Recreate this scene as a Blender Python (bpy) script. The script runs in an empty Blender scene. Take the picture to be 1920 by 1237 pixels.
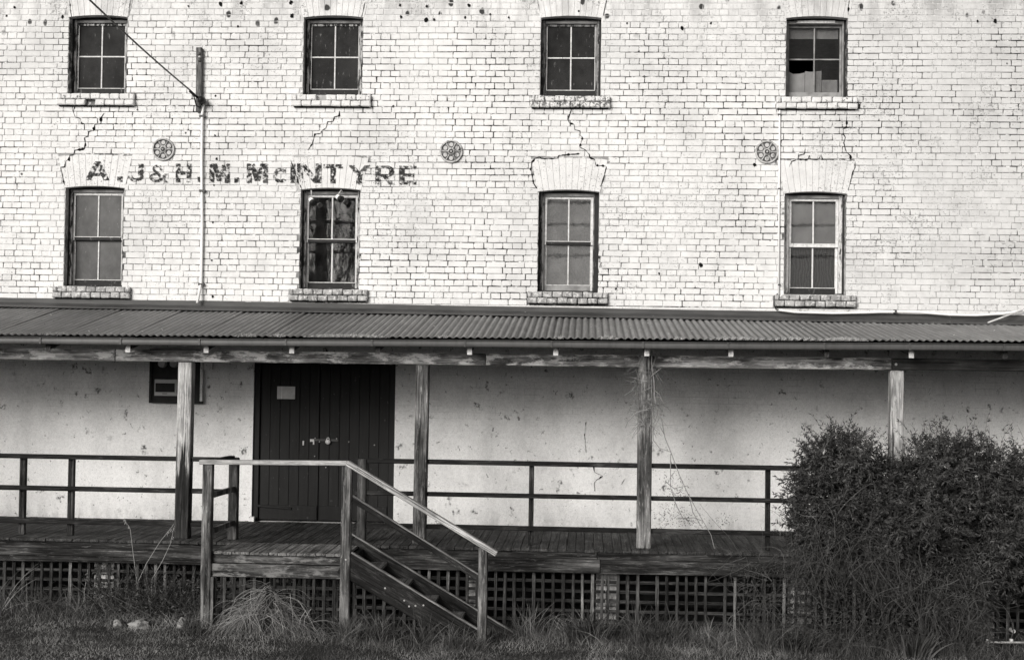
import bpy, math, random
from mathutils import Vector, Matrix, Euler, noise as mnoise
random.seed(11)
SC = bpy.context.scene
COL = SC.collection
rad = math.radians

# ------------------------------------------------------------------ camera
CAM = Vector((7.3749, -17.6161, 2.8336))
YAW, PIT, ROL, FPX = -0.05285, 0.026206, 0.014343, 2700.0
cf = Vector((math.sin(YAW) * math.cos(PIT), math.cos(YAW) * math.cos(PIT), math.sin(PIT)))
cr0 = cf.cross(Vector((0, 0, 1))).normalized()
cu0 = cr0.cross(cf)
cr = math.cos(ROL) * cr0 + math.sin(ROL) * cu0
cu = -math.sin(ROL) * cr0 + math.cos(ROL) * cu0
cam_data = bpy.data.cameras.new('camera')
cam_data.sensor_width = 36.0
cam_data.lens = FPX / 1920.0 * 36.0
cam_data.clip_start = 0.1
cam_data.clip_end = 3000.0
cam = bpy.data.objects.new('camera', cam_data)
COL.objects.link(cam)
cam.matrix_world = Matrix(((cr.x, cu.x, -cf.x, CAM.x), (cr.y, cu.y, -cf.y, CAM.y), (cr.z, cu.z, -cf.z, CAM.z), (0, 0, 0, 1)))
SC.camera = cam

def P(px, py, Y):
    """photo pixel (1920 wide) -> point on the plane at depth Y"""
    d = cf + (px - 960.0) / FPX * cr - (py - 618.5) / FPX * cu
    return CAM + d * ((Y - CAM.y) / d.y)

# ------------------------------------------------------------------ light (bright overcast day, black and white photograph)
SUN_EL, SUN_ROT = 21.0, 28.0       # degrees; rotation towards the left of the camera
TINT = (1.0, 0.966, 0.922)
world = bpy.data.worlds.new('World')
SC.world = world
world.use_nodes = True
wn, wl = world.node_tree.nodes, world.node_tree.links
for n_ in list(wn): wn.remove(n_)
sky = wn.new('ShaderNodeTexSky')
sky.sky_type = 'NISHITA'
sky.sun_disc = False
sky.sun_elevation = rad(SUN_EL)
sky.sun_rotation = rad(180.0 + SUN_ROT)
sky.dust_density = 2.0
sky.air_density = 1.0
sky.ozone_density = 1.0
bw = wn.new('ShaderNodeRGBToBW')
tint = wn.new('ShaderNodeMix'); tint.data_type = 'RGBA'; tint.blend_type = 'MULTIPLY'
tint.inputs[0].default_value = 1.0
tint.inputs[7].default_value = (*TINT, 1)
bg = wn.new('ShaderNodeBackground'); bg.inputs[1].default_value = 0.05
wo = wn.new('ShaderNodeOutputWorld')
wl.new(sky.outputs[0], bw.inputs[0]); wl.new(bw.outputs[0], tint.inputs[6])
wl.new(tint.outputs[2], bg.inputs[0]); wl.new(bg.outputs[0], wo.inputs[0])
sun_d = bpy.data.lights.new('sun', 'SUN')
sun_d.energy = 1.5
sun_d.angle = rad(26.0)
sun_d.color = TINT
sun = bpy.data.objects.new('sun', sun_d)
COL.objects.link(sun)
sdir = Vector((-math.sin(rad(SUN_ROT)) * math.cos(rad(SUN_EL)), -math.cos(rad(SUN_ROT)) * math.cos(rad(SUN_EL)), math.sin(rad(SUN_EL))))
sun.rotation_euler = sdir.to_track_quat('Z', 'Y').to_euler()
sun.location = (0, -20, 25)
SC.view_settings.view_transform = 'Standard'
SC.view_settings.look = 'None'
SC.view_settings.exposure = 1.1
SC.cycles.max_bounces = 6
SC.cycles.diffuse_bounces = 3
SC.cycles.glossy_bounces = 3
SC.cycles.transparent_max_bounces = 10
SC.view_settings.gamma = 1.0
SC.view_settings.use_curve_mapping = False

# ------------------------------------------------------------------ materials
class Mat:
    def __init__(s, name, rough=0.85, spec=0.2, metal=0.0):
        s.m = bpy.data.materials.new(name); s.m.use_nodes = True
        s.t = s.m.node_tree; s.N = s.t.nodes
        s.b = s.N['Principled BSDF']
        s.b.inputs['Roughness'].default_value = rough
        s.b.inputs['Specular IOR Level'].default_value = spec
        s.b.inputs['Metallic'].default_value = metal
        s.pos = {}
    def link(s, a, b): s.t.links.new(a, b)
    def coord(s, kind, st=(1, 1, 1)):
        key = (kind, st)
        if key in s.pos: return s.pos[key]
        if kind == 'pos': o = s.N.new('ShaderNodeNewGeometry').outputs['Position']
        else:
            tc = s.N.new('ShaderNodeTexCoord').outputs['Object']
            oi = s.N.new('ShaderNodeObjectInfo').outputs['Random']
            mu = s.N.new('ShaderNodeMath'); mu.operation = 'MULTIPLY'; mu.inputs[1].default_value = 37.0
            s.link(oi, mu.inputs[0])
            ad = s.N.new('ShaderNodeVectorMath'); ad.operation = 'ADD'
            s.link(tc, ad.inputs[0]); s.link(mu.outputs[0], ad.inputs[1]); o = ad.outputs[0]
        if st != (1, 1, 1):
            v = s.N.new('ShaderNodeVectorMath'); v.operation = 'MULTIPLY'; v.inputs[1].default_value = st
            s.link(o, v.inputs[0]); o = v.outputs[0]
        s.pos[key] = o
        return o
    def rng(s, x, lo, hi, smooth=True):
        r = s.N.new('ShaderNodeMapRange'); r.interpolation_type = 'SMOOTHSTEP' if smooth else 'LINEAR'
        r.inputs['From Min'].default_value = lo; r.inputs['From Max'].default_value = hi
        s.link(x, r.inputs['Value']); return r.outputs[0]
    def noise(s, scale, lo, hi, st=(1, 1, 1), kind='pos', detail=4.0, rough=0.6):
        n = s.N.new('ShaderNodeTexNoise')
        n.inputs['Scale'].default_value = scale; n.inputs['Detail'].default_value = detail; n.inputs['Roughness'].default_value = rough
        s.link(s.coord(kind, st), n.inputs['Vector'])
        return s.rng(n.outputs['Fac'], lo, hi)
    def spots(s, scale, r0, r1, st=(1, 1, 1), warp=0.0):
        v = s.N.new('ShaderNodeTexVoronoi'); v.inputs['Scale'].default_value = scale
        c = s.coord('pos', st)
        if warp:
            n = s.N.new('ShaderNodeTexNoise'); n.inputs['Scale'].default_value = scale * 2.5; n.inputs['Detail'].default_value = 2
            s.link(c, n.inputs['Vector'])
            w = s.N.new('ShaderNodeVectorMath'); w.operation = 'SCALE'; w.inputs['Scale'].default_value = warp
            s.link(n.outputs['Color'], w.inputs[0])
            a = s.N.new('ShaderNodeVectorMath'); a.operation = 'ADD'
            s.link(c, a.inputs[0]); s.link(w.outputs[0], a.inputs[1]); c = a.outputs[0]
        s.link(c, v.inputs['Vector'])
        return s.rng(v.outputs['Distance'], r1, r0)
    def axis(s, i, lo, hi):
        x = s.N.new('ShaderNodeSeparateXYZ'); s.link(s.coord('pos'), x.inputs[0])
        return s.rng(x.outputs[i], lo, hi)
    def mul(s, *a):
        o = a[0]
        for b in a[1:]:
            m = s.N.new('ShaderNodeMath'); m.operation = 'MULTIPLY'
            s.link(o, m.inputs[0])
            if isinstance(b, (int, float)): m.inputs[1].default_value = b
            else: s.link(b, m.inputs[1])
            o = m.outputs[0]
        return o
    def op(s, kind, a, b):
        m = s.N.new('ShaderNodeMath'); m.operation = kind; m.use_clamp = True
        for i, v in enumerate((a, b)):
            if isinstance(v, (int, float)): m.inputs[i].default_value = v
            else: s.link(v, m.inputs[i])
        return m.outputs[0]
    def val(s, v):
        n = s.N.new('ShaderNodeValue'); n.outputs[0].default_value = v; return n.outputs[0]
    def mix(s, fac, a, b):
        m = s.N.new('ShaderNodeMix'); m.data_type = 'FLOAT'
        s.link(fac, m.inputs[0])
        for i, v in ((2, a), (3, b)):
            if isinstance(v, (int, float)): m.inputs[i].default_value = v
            else: s.link(v, m.inputs[i])
        return m.outputs[0]
    def color(s, v):
        if isinstance(v, (int, float)): s.b.inputs['Base Color'].default_value = (v, v, v, 1)
        else: s.link(v, s.b.inputs['Base Color'])
        return s
    def bump(s, h, strength=0.3, dist=0.004):
        b = s.N.new('ShaderNodeBump'); b.inputs['Strength'].default_value = strength; b.inputs['Distance'].default_value = dist
        s.link(h, b.inputs['Height']); s.link(b.outputs[0], s.b.inputs['Normal']); return s
    def rand(s, lo, hi):
        return s.rng(s.N.new('ShaderNodeObjectInfo').outputs['Random'], 0, 1, False), lo, hi

MATS = {}
def simple(name, v, rough=0.8, spec=0.2, var=0.25, scale=8.0, metal=0.0):
    k = Mat(name, rough, spec, metal)
    k.color(k.mix(k.noise(scale, 0.3, 0.7), v * (1 - var), v * (1 + var)))
    MATS[name] = k.m
    return k.m

def wood(name, dark, light, amount, ax='x', kind='obj', peel=None, fine=1.0, top=None):
    """weathered timber: grain runs along local axis ax; amount shifts how much pale weathered wood shows"""
    k = Mat(name, 0.85, 0.18)
    long_, cross = 0.9 * fine, 26.0 * fine
    st = {'x': (long_, cross, cross), 'y': (cross, long_, cross), 'z': (cross, cross, long_)}[ax]
    st2 = {'x': (0.8, 6.0, 6.0), 'y': (6.0, 0.8, 6.0), 'z': (6.0, 6.0, 0.8)}[ax]
    st3 = {'x': (0.5, 13.0, 13.0), 'y': (13.0, 0.5, 13.0), 'z': (13.0, 13.0, 0.5)}[ax]
    g = k.noise(2.0, 0.38, 0.64, st, kind, 6.0, 0.7)
    g1 = k.noise(2.4, 0.40, 0.60, st3, kind, 5.0, 0.68)
    g2 = k.noise(9.0, 0.36, 0.66, st, kind, 3.0, 0.6)
    patch = k.noise(1.3, 0.62 - amount, 0.90 - amount, st2, kind, 6.0, 0.68)
    blot = k.noise(3.0, 0.35, 0.7, (1, 1, 1), kind, 4.0)
    f = k.op('ADD', k.mul(patch, k.mix(g, 0.25, 0.8)), k.mul(g1, k.mix(patch, 0.10, 0.45)))
    v = k.mix(f, dark, light)
    split = k.noise(2.6, 0.60, 0.64, {'x': (0.35, 22.0, 22.0), 'y': (22.0, 0.35, 22.0), 'z': (22.0, 22.0, 0.35)}[ax], kind, 2.0, 0.5)
    v = k.mul(v, k.mix(split, 1.0, 0.28))                     # drying cracks along the grain
    fl = k.noise(5.0, 0.56, 0.62, {'x': (1.2, 9, 9), 'y': (9, 1.2, 9), 'z': (9, 9, 1.2)}[ax], kind, 5.0, 0.75)
    v = k.mix(k.mul(fl, k.mix(patch, 0.25, 0.8)), v, min(0.7, light * 1.25))
    if top and peel is None:                 # old paint kept on the upper length only
        edge = k.N.new('ShaderNodeMath'); edge.operation = 'MULTIPLY_ADD'
        k.link(g, edge.inputs[0]); edge.inputs[1].default_value = 0.35
        sz = k.N.new('ShaderNodeSeparateXYZ'); k.link(k.coord('pos'), sz.inputs[0]); k.link(sz.outputs[2], edge.inputs[2])
        v = k.mix(k.rng(edge.outputs[0], top[0] + 0.17, top[1] + 0.17), k.mul(k.mix(g, 0.014, 0.06), 1.0), v)
    v = k.mul(v, k.mix(g2, 0.62, 1.22))
    v = k.mul(v, k.mix(blot, 0.70, 1.18))
    if peel is not None:
        pl = k.mul(k.noise(2.6, 0.50, 0.60, {'x': (1, 3, 3), 'y': (3, 1, 3), 'z': (3, 3, 1)}[ax], kind, 6.0, 0.75))
        if top: pl = k.mul(pl, k.axis(2, *top))
        v = k.mix(pl, v, peel)
    k.color(v)
    k.bump(k.op('ADD', k.mul(g, .5), k.mul(g1, .5)), 0.7, 0.005)
    MATS[name] = k.m
    return k.m

def build_materials():
    # white painted brick
    k = Mat('white_painted_brick', 0.8, 0.25)
    big = k.noise(0.55, 0.35, 0.65, (1, 1, 1), 'pos', 3.0)
    v = k.mix(big, 0.80, 0.74)
    v = k.mul(v, k.mix(k.noise(7.0, 0.35, 0.75), 1.03, 0.90))
    v = k.mul(v, k.mix(k.axis(0, 8.5, 12.5), 1.0, 0.83))                  # greyer towards the right end
    at = k.N.new('ShaderNodeAttribute'); at.attribute_name = 'tone'
    v = k.mul(v, k.mix(at.outputs['Fac'], 0.975, 1.02))
    streak = k.mul(k.noise(1.4, 0.42, 0.66, (3.0, 3.0, 0.8), 'pos', 5.0, 0.7), k.axis(2, 6.85, 7.42))
    v = k.mul(v, k.mix(streak, 1.0, 0.62))
    v = k.mul(v, k.mix(k.mul(k.noise(0.8, 0.45, 0.7, (1, 1, 1.6), 'pos', 5.0), 1.0), 1.0, 0.84))
    moss = k.mul(k.noise(30.0, 0.52, 0.60, (1, 1, 1), 'pos', 4.0, 0.7), k.noise(2.2, 0.50, 0.60), k.axis(2, 6.95, 7.3), 0.75)
    chip = k.mul(k.noise(36.0, 0.57, 0.64, (1, 1, 1), 'pos', 4.0, 0.7), k.noise(1.1, 0.44, 0.62, (1, 1, 1), 'pos', 4.0))
    right = k.mul(k.noise(30.0, 0.56, 0.62, (1, 1, 1), 'pos', 3.0, 0.7), k.noise(2.4, 0.50, 0.60), k.axis(0, 9.5, 11.0), 0.8)
    speck = k.mul(k.noise(75.0, 0.66, 0.70, (1, 1, 1), 'pos', 2.0), k.noise(3.0, 0.40, 0.6), 0.8)
    v = k.mix(k.mul(chip, 0.75), v, 0.16)
    v = k.mix(right, v, 0.22)
    v = k.mix(moss, v, 0.18)
    v = k.mix(speck, v, 0.10)
    sp = k.mul(k.spots(4.4, 0.11, 0.17, (1, 0.2, 0.75), 0.05), k.axis(2, 6.80, 7.12), k.noise(1.7, 0.40, 0.45))
    v = k.mix(sp, v, 0.045)
    sp2 = k.mul(k.spots(3.1, 0.045, 0.06, (1, 0.2, 1), 0.02), k.noise(0.9, 0.5, 0.54))
    v = k.mix(sp2, v, 0.05)
    k.color(v); k.bump(k.noise(55.0, 0.2, 0.8, (1, 1, 1), 'pos', 4.0), 0.35, 0.004)
    MATS['brick'] = k.m
    # joints between the bricks: paint in places, open dark mortar in others
    k = Mat('mortar_joint', 0.95, 0.1)
    m1 = k.noise(0.9, 0.36, 0.62, (1, 1, 1), 'pos', 4.0)
    m2 = k.noise(11.0, 0.36, 0.50, (1, 1, 1), 'pos', 5.0, 0.7)
    open_ = k.op('MULTIPLY', k.op('ADD', k.mul(m1, 0.60), 0.40), m2)
    open_ = k.mul(open_, k.mix(k.axis(2, 6.9, 7.35), 1.0, 0.35))
    k.color(k.mix(open_, 0.74, 0.030)); k.bump(k.noise(60, 0.2, 0.8), 0.4, 0.004)
    MATS['joint'] = k.m
    # smooth rendered wall under the verandah
    k = Mat('painted_render', 0.85, 0.2)
    v = k.mix(k.noise(0.8, 0.35, 0.7), 0.83, 0.77)
    v = k.mul(v, k.mix(k.noise(25, 0.3, 0.75), 1.04, 0.90))
    br = k.N.new('ShaderNodeTexBrick')
    br.inputs['Scale'].default_value = 1.0; br.inputs['Brick Width'].default_value = 0.236; br.inputs['Row Height'].default_value = 0.076
    br.inputs['Mortar Size'].default_value = 0.006; br.inputs['Mortar Smooth'].default_value = 0.6
    br.inputs['Color1'].default_value = br.inputs['Color2'].default_value = (1, 1, 1, 1); br.inputs['Mortar'].default_value = (0, 0, 0, 1)
    sx = k.N.new('ShaderNodeSeparateXYZ'); cx = k.N.new('ShaderNodeCombineXYZ')
    k.link(k.coord('pos'), sx.inputs[0]); k.link(sx.outputs[0], cx.inputs[0]); k.link(sx.outputs[2], cx.inputs[1]); k.link(cx.outputs[0], br.inputs['Vector'])
    bwn = k.N.new('ShaderNodeRGBToBW'); k.link(br.outputs['Color'], bwn.inputs[0])
    faint = k.mul(k.op('SUBTRACT', 1.0, bwn.outputs[0]), k.axis(2, 1.9, 2.5), k.noise(3.0, 0.44, 0.62))
    v = k.mul(v, k.mix(faint, 1.0, 0.80))
    v = k.mul(v, k.mix(k.noise(1.6, 0.40, 0.68, (1, 1, 0.7), 'pos', 6.0, 0.7), 1.0, 0.80))
    v = k.mul(v, k.mix(k.noise(60.0, 0.45, 0.62, (1, 1, 1), 'pos', 3.0), 1.0, 0.90))
    stain = k.mul(k.noise(9.0, 0.62, 0.72, (1, 1, 1), 'pos', 5.0, 0.7), k.noise(1.2, 0.5, 0.62))
    v = k.mix(k.mul(stain, 0.7), v, 0.14)
    sp = k.mul(k.spots(4.2, 0.08, 0.24, (1, 0.2, 0.9), 0.26), k.noise(1.1, 0.44, 0.54), k.noise(34.0, 0.38, 0.56))
    v = k.mix(k.mul(sp, 0.92), v, 0.04)
    sp3 = k.mul(k.spots(9.5, 0.07, 0.20, (1, 0.2, 0.8), 0.14), k.noise(2.6, 0.40, 0.50), k.noise(60.0, 0.36, 0.58))
    v = k.mix(k.mul(sp3, 0.85), v, 0.06)
    v = k.mix(k.mul(k.noise(70, 0.64, 0.70, (1, 1, 1), 'pos', 2.0), k.noise(2, 0.42, 0.6)), v, 0.12)
    damp = k.mul(k.noise(6.0, 0.45, 0.65, (1, 1, 0.5)), k.op('SUBTRACT', 1.0, k.axis(2, 0.92, 1.15)))
    v = k.mix(k.mul(damp, 0.4), v, 0.3)
    k.color(v); k.bump(k.op('ADD', k.mul(k.noise(30, 0.2, 0.8), 0.5), k.mul(bwn.outputs[0], 0.15)), 0.35, 0.006)
    MATS['render'] = k.m
    # bare sill brick
    k = Mat('bare_sill_brick', 0.9, 0.15)
    v = k.mix(k.noise(9, 0.35, 0.65), 0.26, 0.46)
    v = k.mix(k.noise(26, 0.52, 0.62), v, 0.62)
    v = k.mix(k.mul(k.noise(40, 0.60, 0.68), 0.8), v, 0.07)
    k.color(v); k.bump(k.noise(50, 0.2, 0.8), 0.5, 0.006); MATS['sill_bare'] = k.m
    k = Mat('flaking_sill_brick', 0.9, 0.15)
    v = k.mix(k.noise(22, 0.50, 0.60, (1, 1, 1), 'pos', 4), 0.72, 0.20)
    v = k.mix(k.mul(k.noise(34, 0.60, 0.66)), v, 0.06)
    k.color(v); k.bump(k.noise(50, 0.2, 0.8), 0.5, 0.006); MATS['sill_flake'] = k.m
    k = Mat('painted_sill_brick', 0.85, 0.2)
    v = k.mix(k.noise(12, 0.3, 0.7), 0.78, 0.66)
    v = k.mix(k.mul(k.noise(26, 0.58, 0.64), k.noise(5, 0.5, 0.6)), v, 0.08)
    k.color(v); k.bump(k.noise(50, 0.2, 0.8), 0.4, 0.005); MATS['sill_white'] = k.m
    # window joinery
    for nm, a, b, lo in (('frame_paint', 0.46, 0.022, 0.48), ('frame_pale', 0.70, 0.12, 0.62), ('frame_grey', 0.26, 0.03, 0.50), ('frame_dark', 0.025, 0.22, 0.62), ('frame_worn', 0.62, 0.05, 0.53)):
        k = Mat(nm, 0.75, 0.3)
        v = k.mix(k.noise(4.0, lo - 0.02, lo + 0.06, (6, 6, 1), 'pos', 6.0, 0.75), a, b)
        v = k.mul(v, k.mix(k.noise(30, 0.3, 0.7, (1, 1, 1)), 0.8, 1.12))
        k.color(v); k.bump(k.noise(9, 0.3, 0.7, (6, 6, 1)), 0.4, 0.003); MATS[nm] = k.m
    # real glass: thin pane, clear with a film of dirt
    for nm, dirt, dv in (('glass_clear', 0.03, 0.2), ('glass_dusty', 0.26, 0.16), ('glass_old', 0.10, 0.05), ('glass_half', 0.05, 0.1)):
        k = Mat(nm, 0.02, 0.5)
        fr = k.N.new('ShaderNodeFresnel'); fr.inputs['IOR'].default_value = 1.52
        gl = k.N.new('ShaderNodeBsdfGlossy'); gl.inputs['Roughness'].default_value = 0.015
        tr = k.N.new('ShaderNodeBsdfTransparent')
        df = k.N.new('ShaderNodeBsdfDiffuse'); df.inputs['Color'].default_value = (dv, dv, dv, 1)
        m1 = k.N.new('ShaderNodeMixShader'); m2 = k.N.new('ShaderNodeMixShader')
        k.link(k.mul(fr.outputs[0], {'glass_old': 0.35, 'glass_half': 0.8}.get(nm, 1.9)), m1.inputs[0]); k.link(tr.outputs[0], m1.inputs[1]); k.link(gl.outputs[0], m1.inputs[2])
        d = k.mul(k.mix(k.noise(3.5, 0.35, 0.70, (1, 1, 0.8), 'pos', 6.0, 0.7), 0.25, 1.9), dirt)
        scr = k.mul(k.noise(38, 0.66, 0.72, (1, 1, 0.4)), 0.35)
        d = k.op('MAXIMUM', d, scr)
        wav = k.N.new('ShaderNodeBump'); wav.inputs['Strength'].default_value = 0.02; wav.inputs['Distance'].default_value = 0.006
        k.link(k.noise(2.5, 0.2, 0.8), wav.inputs['Height']); k.link(wav.outputs[0], gl.inputs['Normal'])
        k.link(d, m2.inputs[0]); k.link(m1.outputs[0], m2.inputs[1]); k.link(df.outputs[0], m2.inputs[2])
        k.link(m2.outputs[0], k.N['Material Output'].inputs['Surface']); MATS[nm] = k.m
    # fly screen behind the old panes
    k = Mat('fly_screen', 0.6, 0.25)
    ck = k.N.new('ShaderNodeTexChecker'); ck.inputs['Scale'].default_value = 180
    k.link(k.coord('pos'), ck.inputs['Vector'])
    v = k.mix(ck.outputs['Fac'], 0.008, 0.018)
    v = k.mul(v, k.mix(k.noise(2.4, 0.3, 0.72, (1, 1, 0.8), 'pos', 6.0, 0.7), 0.5, 2.3))
    v = k.mix(k.mul(k.noise(30, 0.62, 0.70, (1, 1, 0.3)), 0.6), v, 0.2)
    k.color(v); k.b.inputs['Specular IOR Level'].default_value = 0.12; MATS['screen'] = k.m
    k = Mat('dusty_screen', 0.5, 0.35)
    v = k.mix(k.noise(2.2, 0.3, 0.7, (1, 1, 0.7), 'pos', 6.0, 0.7), 0.028, 0.10)
    v = k.mix(k.mul(k.noise(34, 0.64, 0.72, (1, 1, 0.4)), 0.6), v, 0.25)
    k.color(v); MATS['screen_dusty'] = k.m
    k = Mat('plywood_board', 0.8, 0.2)
    wv = k.N.new('ShaderNodeTexWave'); wv.inputs['Scale'].default_value = 9; wv.inputs['Distortion'].default_value = 9; wv.inputs['Detail'].default_value = 2
    k.link(k.coord('pos', (1, 1, 0.5)), wv.inputs['Vector'])
    k.color(k.mix(wv.outputs['Fac'], 0.016, 0.042)); MATS['plywood'] = k.m
    simple('window_blind', 0.15, 0.9, 0.1, 0.35, 1.8)
    simple('inner_blind', 0.20, 0.9, 0.1, 0.15, 5)
    simple('frame_plain', 0.25, 0.7, 0.3, 0.35, 7)
    simple('card_board', 0.24, 0.9, 0.1, 0.15, 6)
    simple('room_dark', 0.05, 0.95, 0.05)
    simple('foundation', 0.045, 0.95, 0.05, 0.4, 6)
    # metal roof
    k = Mat('corrugated_iron', 0.55, 0.35)
    v = k.mix(k.noise(1.6, 0.3, 0.7), 0.150, 0.195)
    v = k.mul(v, k.mix(k.noise(4.0, 0.35, 0.7, (9.0, 0.6, 1)), 0.82, 1.12))
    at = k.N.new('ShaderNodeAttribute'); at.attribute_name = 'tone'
    v = k.mul(v, k.mix(k.mul(k.rng(at.outputs['Fac'], 0.55, 1.0), k.noise(3.0, 0.15, 0.5, (6, 0.5, 1))), 1.14, 0.30))     # valleys darkened to paint in rib shading, along with dirt
    rnd, _, _ = k.rand(0, 1)
    v = k.mul(v, k.mix(rnd, 0.95, 1.05))
    lich = k.mul(k.noise(26, 0.52, 0.66), k.noise(2.1, 0.46, 0.62), k.op('SUBTRACT', 1.0, k.axis(1, -2.28, -1.9)))
    v = k.mix(k.mul(lich, 0.7), v, 0.36)
    v = k.mix(k.mul(k.spots(7.0, 0.07, 0.10, (1, 1, 1), 0.01), k.noise(2.6, 0.5, 0.53)), v, 0.62)
    v = k.mix(k.mul(k.spots(9.0, 0.06, 0.09, (1, 1, 1), 0.02), k.noise(2.2, 0.52, 0.55)), v, 0.03)
    k.color(v); MATS['iron'] = k.m
    k = Mat('lead_flashing', 0.6, 0.3)
    v = k.mix(k.noise(2.0, 0.3, 0.7, (1, 1, 6)), 0.045, 0.075)
    v = k.mix(k.mul(k.spots(8.0, 0.06, 0.10, (1, 1, 1), 0.03), k.noise(2.0, 0.5, 0.54)), v, 0.45)
    k.color(v); MATS['flashing'] = k.m
    k = Mat('gutter_paint', 0.5, 0.4)
    v = k.mix(k.noise(1.5, 0.3, 0.7), 0.060, 0.085)
    v = k.mul(v, k.mix(k.noise(6, 0.4, 0.75, (4, 1, 0.5)), 1.0, 0.75))
    k.color(v); MATS['gutter'] = k.m
    # timbers
    wood('beam_timber', 0.055, 0.52, 0.24, 'x', 'obj', 0.58)
    wood('beam_dark', 0.035, 0.12, 0.12, 'x')
    wood('rafter_timber', 0.05, 0.20, 0.15, 'y')
    simple('rafter_end', 0.60, 0.85, 0.1, 0.3, 20)
    wood('post_timber', 0.035, 0.46, 0.25, 'z')
    wood('post_two_tone', 0.08, 0.54, 0.42, 'z', 'obj', None, 1.0, (1.72, 1.84))
    wood('post_pale', 0.10, 0.56, 0.36, 'z')
    wood('post_brown', 0.028, 0.40, 0.22, 'z')
    wood('rail_timber', 0.012, 0.12, 0.12, 'x')
    wood('rail_post_timber', 0.013, 0.13, 0.15, 'z')
    wood('deck_plank', 0.034, 0.115, 0.24, 'y')
    wood('landing_plank', 0.055, 0.30, 0.32, 'y')
    wood('fascia_timber', 0.014, 0.20, 0.17, 'x')
    wood('landing_fascia', 0.030, 0.26, 0.20, 'x', 'obj', 0.20)
    wood('stair_timber', 0.013, 0.11, 0.17, 'x')
    wood('stair_post', 0.022, 0.34, 0.24, 'z')
    wood('stair_post_dark', 0.022, 0.17, 0.20, 'z')
    wood('edge_highlight', 0.12, 0.34, 0.40, 'x')  # paler timber colour for the painted edge highlights of the stair
    wood('handrail_timber', 0.30, 0.66, 0.40, 'x')
    wood('slat_z', 0.020, 0.14, 0.20, 'z')
    wood('slat_x', 0.020, 0.10, 0.18, 'x')
    wood('slat_pale', 0.06, 0.30, 0.30, 'z')
    wood('bracket_timber', 0.05, 0.30, 0.26, 'z')
    k = Mat('door_plank', 0.7, 0.25)
    v = k.mul(k.mix(k.noise(1.2, 0.3, 0.7, (1, 1, 0.5), 'pos', 4.0), 0.011, 0.018), k.mix(k.noise(5.0, 0.35, 0.7, (8, 8, 0.5), 'pos', 4.0), 0.85, 1.15))
    v = k.mix(k.mul(k.noise(30, 0.66, 0.72, (1, 1, 0.5)), 0.5), v, 0.12)
    k.color(v); MATS['door_plank'] = k.m
    # metals and small things
    simple('black_rubber', 0.012, 0.5, 0.3)
    simple('galvanised', 0.5, 0.35, 0.5, 0.2, 20)
    simple('white_conduit', 0.86, 0.5, 0.4, 0.04, 5)
    simple('dark_metal', 0.05, 0.5, 0.4, 0.3)
    simple('meter_board', 0.018, 0.7, 0.3)
    simple('cream_plastic', 0.45, 0.5, 0.4, 0.08)
    simple('paper', 0.55, 0.9, 0.1, 0.12, 12)
    simple('crack_and_shade', 0.012, 1.0, 0.0)
    k = Mat('tie_plate_iron', 0.75, 0.25)
    v = k.mix(k.noise(22, 0.48, 0.66, (1, 1, 1), 'pos', 4), 0.52, 0.22)
    k.color(v); k.bump(k.noise(40, 0.2, 0.8), 0.4, 0.004); MATS['tie_plate'] = k.m
    simple('tie_recess', 0.05, 0.9, 0.1, 0.5, 25)
    simple('tie_grime', 0.13, 0.9, 0.1, 0.4, 30)
    k = Mat('tie_plate_rust', 0.85, 0.2)
    k.color(k.mix(k.noise(16, 0.4, 0.62), 0.30, 0.05)); MATS['tie_rust'] = k.m
    # faded letters
    k = Mat('faded_letter_paint', 0.85, 0.1)
    tr = k.N.new('ShaderNodeBsdfTransparent'); ms = k.N.new('ShaderNodeMixShader')
    wear = k.mul(k.noise(27, 0.415, 0.54, (1, 1, 1), 'pos', 6, 0.72), k.mix(k.noise(4.3, 0.34, 0.54), 0.68, 1.0))
    k.color(k.mix(k.noise(30, 0.3, 0.7), 0.014, 0.07))
    k.link(wear, ms.inputs[0]); k.link(tr.outputs[0], ms.inputs[1]); k.link(k.b.outputs[0], ms.inputs[2])
    k.link(ms.outputs[0], k.N['Material Output'].inputs['Surface']); MATS['letter'] = k.m
    k = Mat('white_pier_brick', 0.9, 0.15)
    k.color(k.mix(k.noise(14, 0.42, 0.66), 0.48, 0.14)); k.bump(k.noise(50, 0.2, 0.8), 0.4, 0.005); MATS['pier'] = k.m
    # ground and plants
    k = Mat('soil_and_turf', 0.95, 0.1)
    k.color(k.mul(k.mix(k.noise(3, 0.3, 0.7), 0.030, 0.055), k.mix(k.noise(40, 0.3, 0.7), 0.7, 1.3))); MATS['soil'] = k.m
    for nm, a, b in (('grass_blade', 0.045, 0.32), ('leaf_green', 0.006, 0.105), ('dry_straw', 0.05, 0.34), ('twig', 0.014, 0.11), ('strap_leaf', 0.022, 0.085), ('dead_vine', 0.08, 0.30), ('lichen', 0.30, 0.62)):
        k = Mat(nm, 0.7, 0.25)
        at = k.N.new('ShaderNodeAttribute'); at.attribute_name = 'tone'
        v = k.mix(at.outputs['Fac'], a, b)
        if nm == 'grass_blade': v = k.mul(v, k.mix(k.noise(1.3, 0.35, 0.66, (1, 1, 1), 'pos', 5.0, 0.65), 0.45, 1.45))
        k.color(v); MATS[nm] = k.m
    k = Mat('field_stone', 0.9, 0.15)
    k.color(k.mix(k.noise(18, 0.35, 0.65), 0.07, 0.32)); k.bump(k.noise(30, 0.2, 0.8), 0.6, 0.01); MATS['stone'] = k.m
    simple('bark', 0.06, 0.9, 0.1, 0.4, 12)
    simple('hall_roof', 0.08, 0.7, 0.2)
build_materials()

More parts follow.
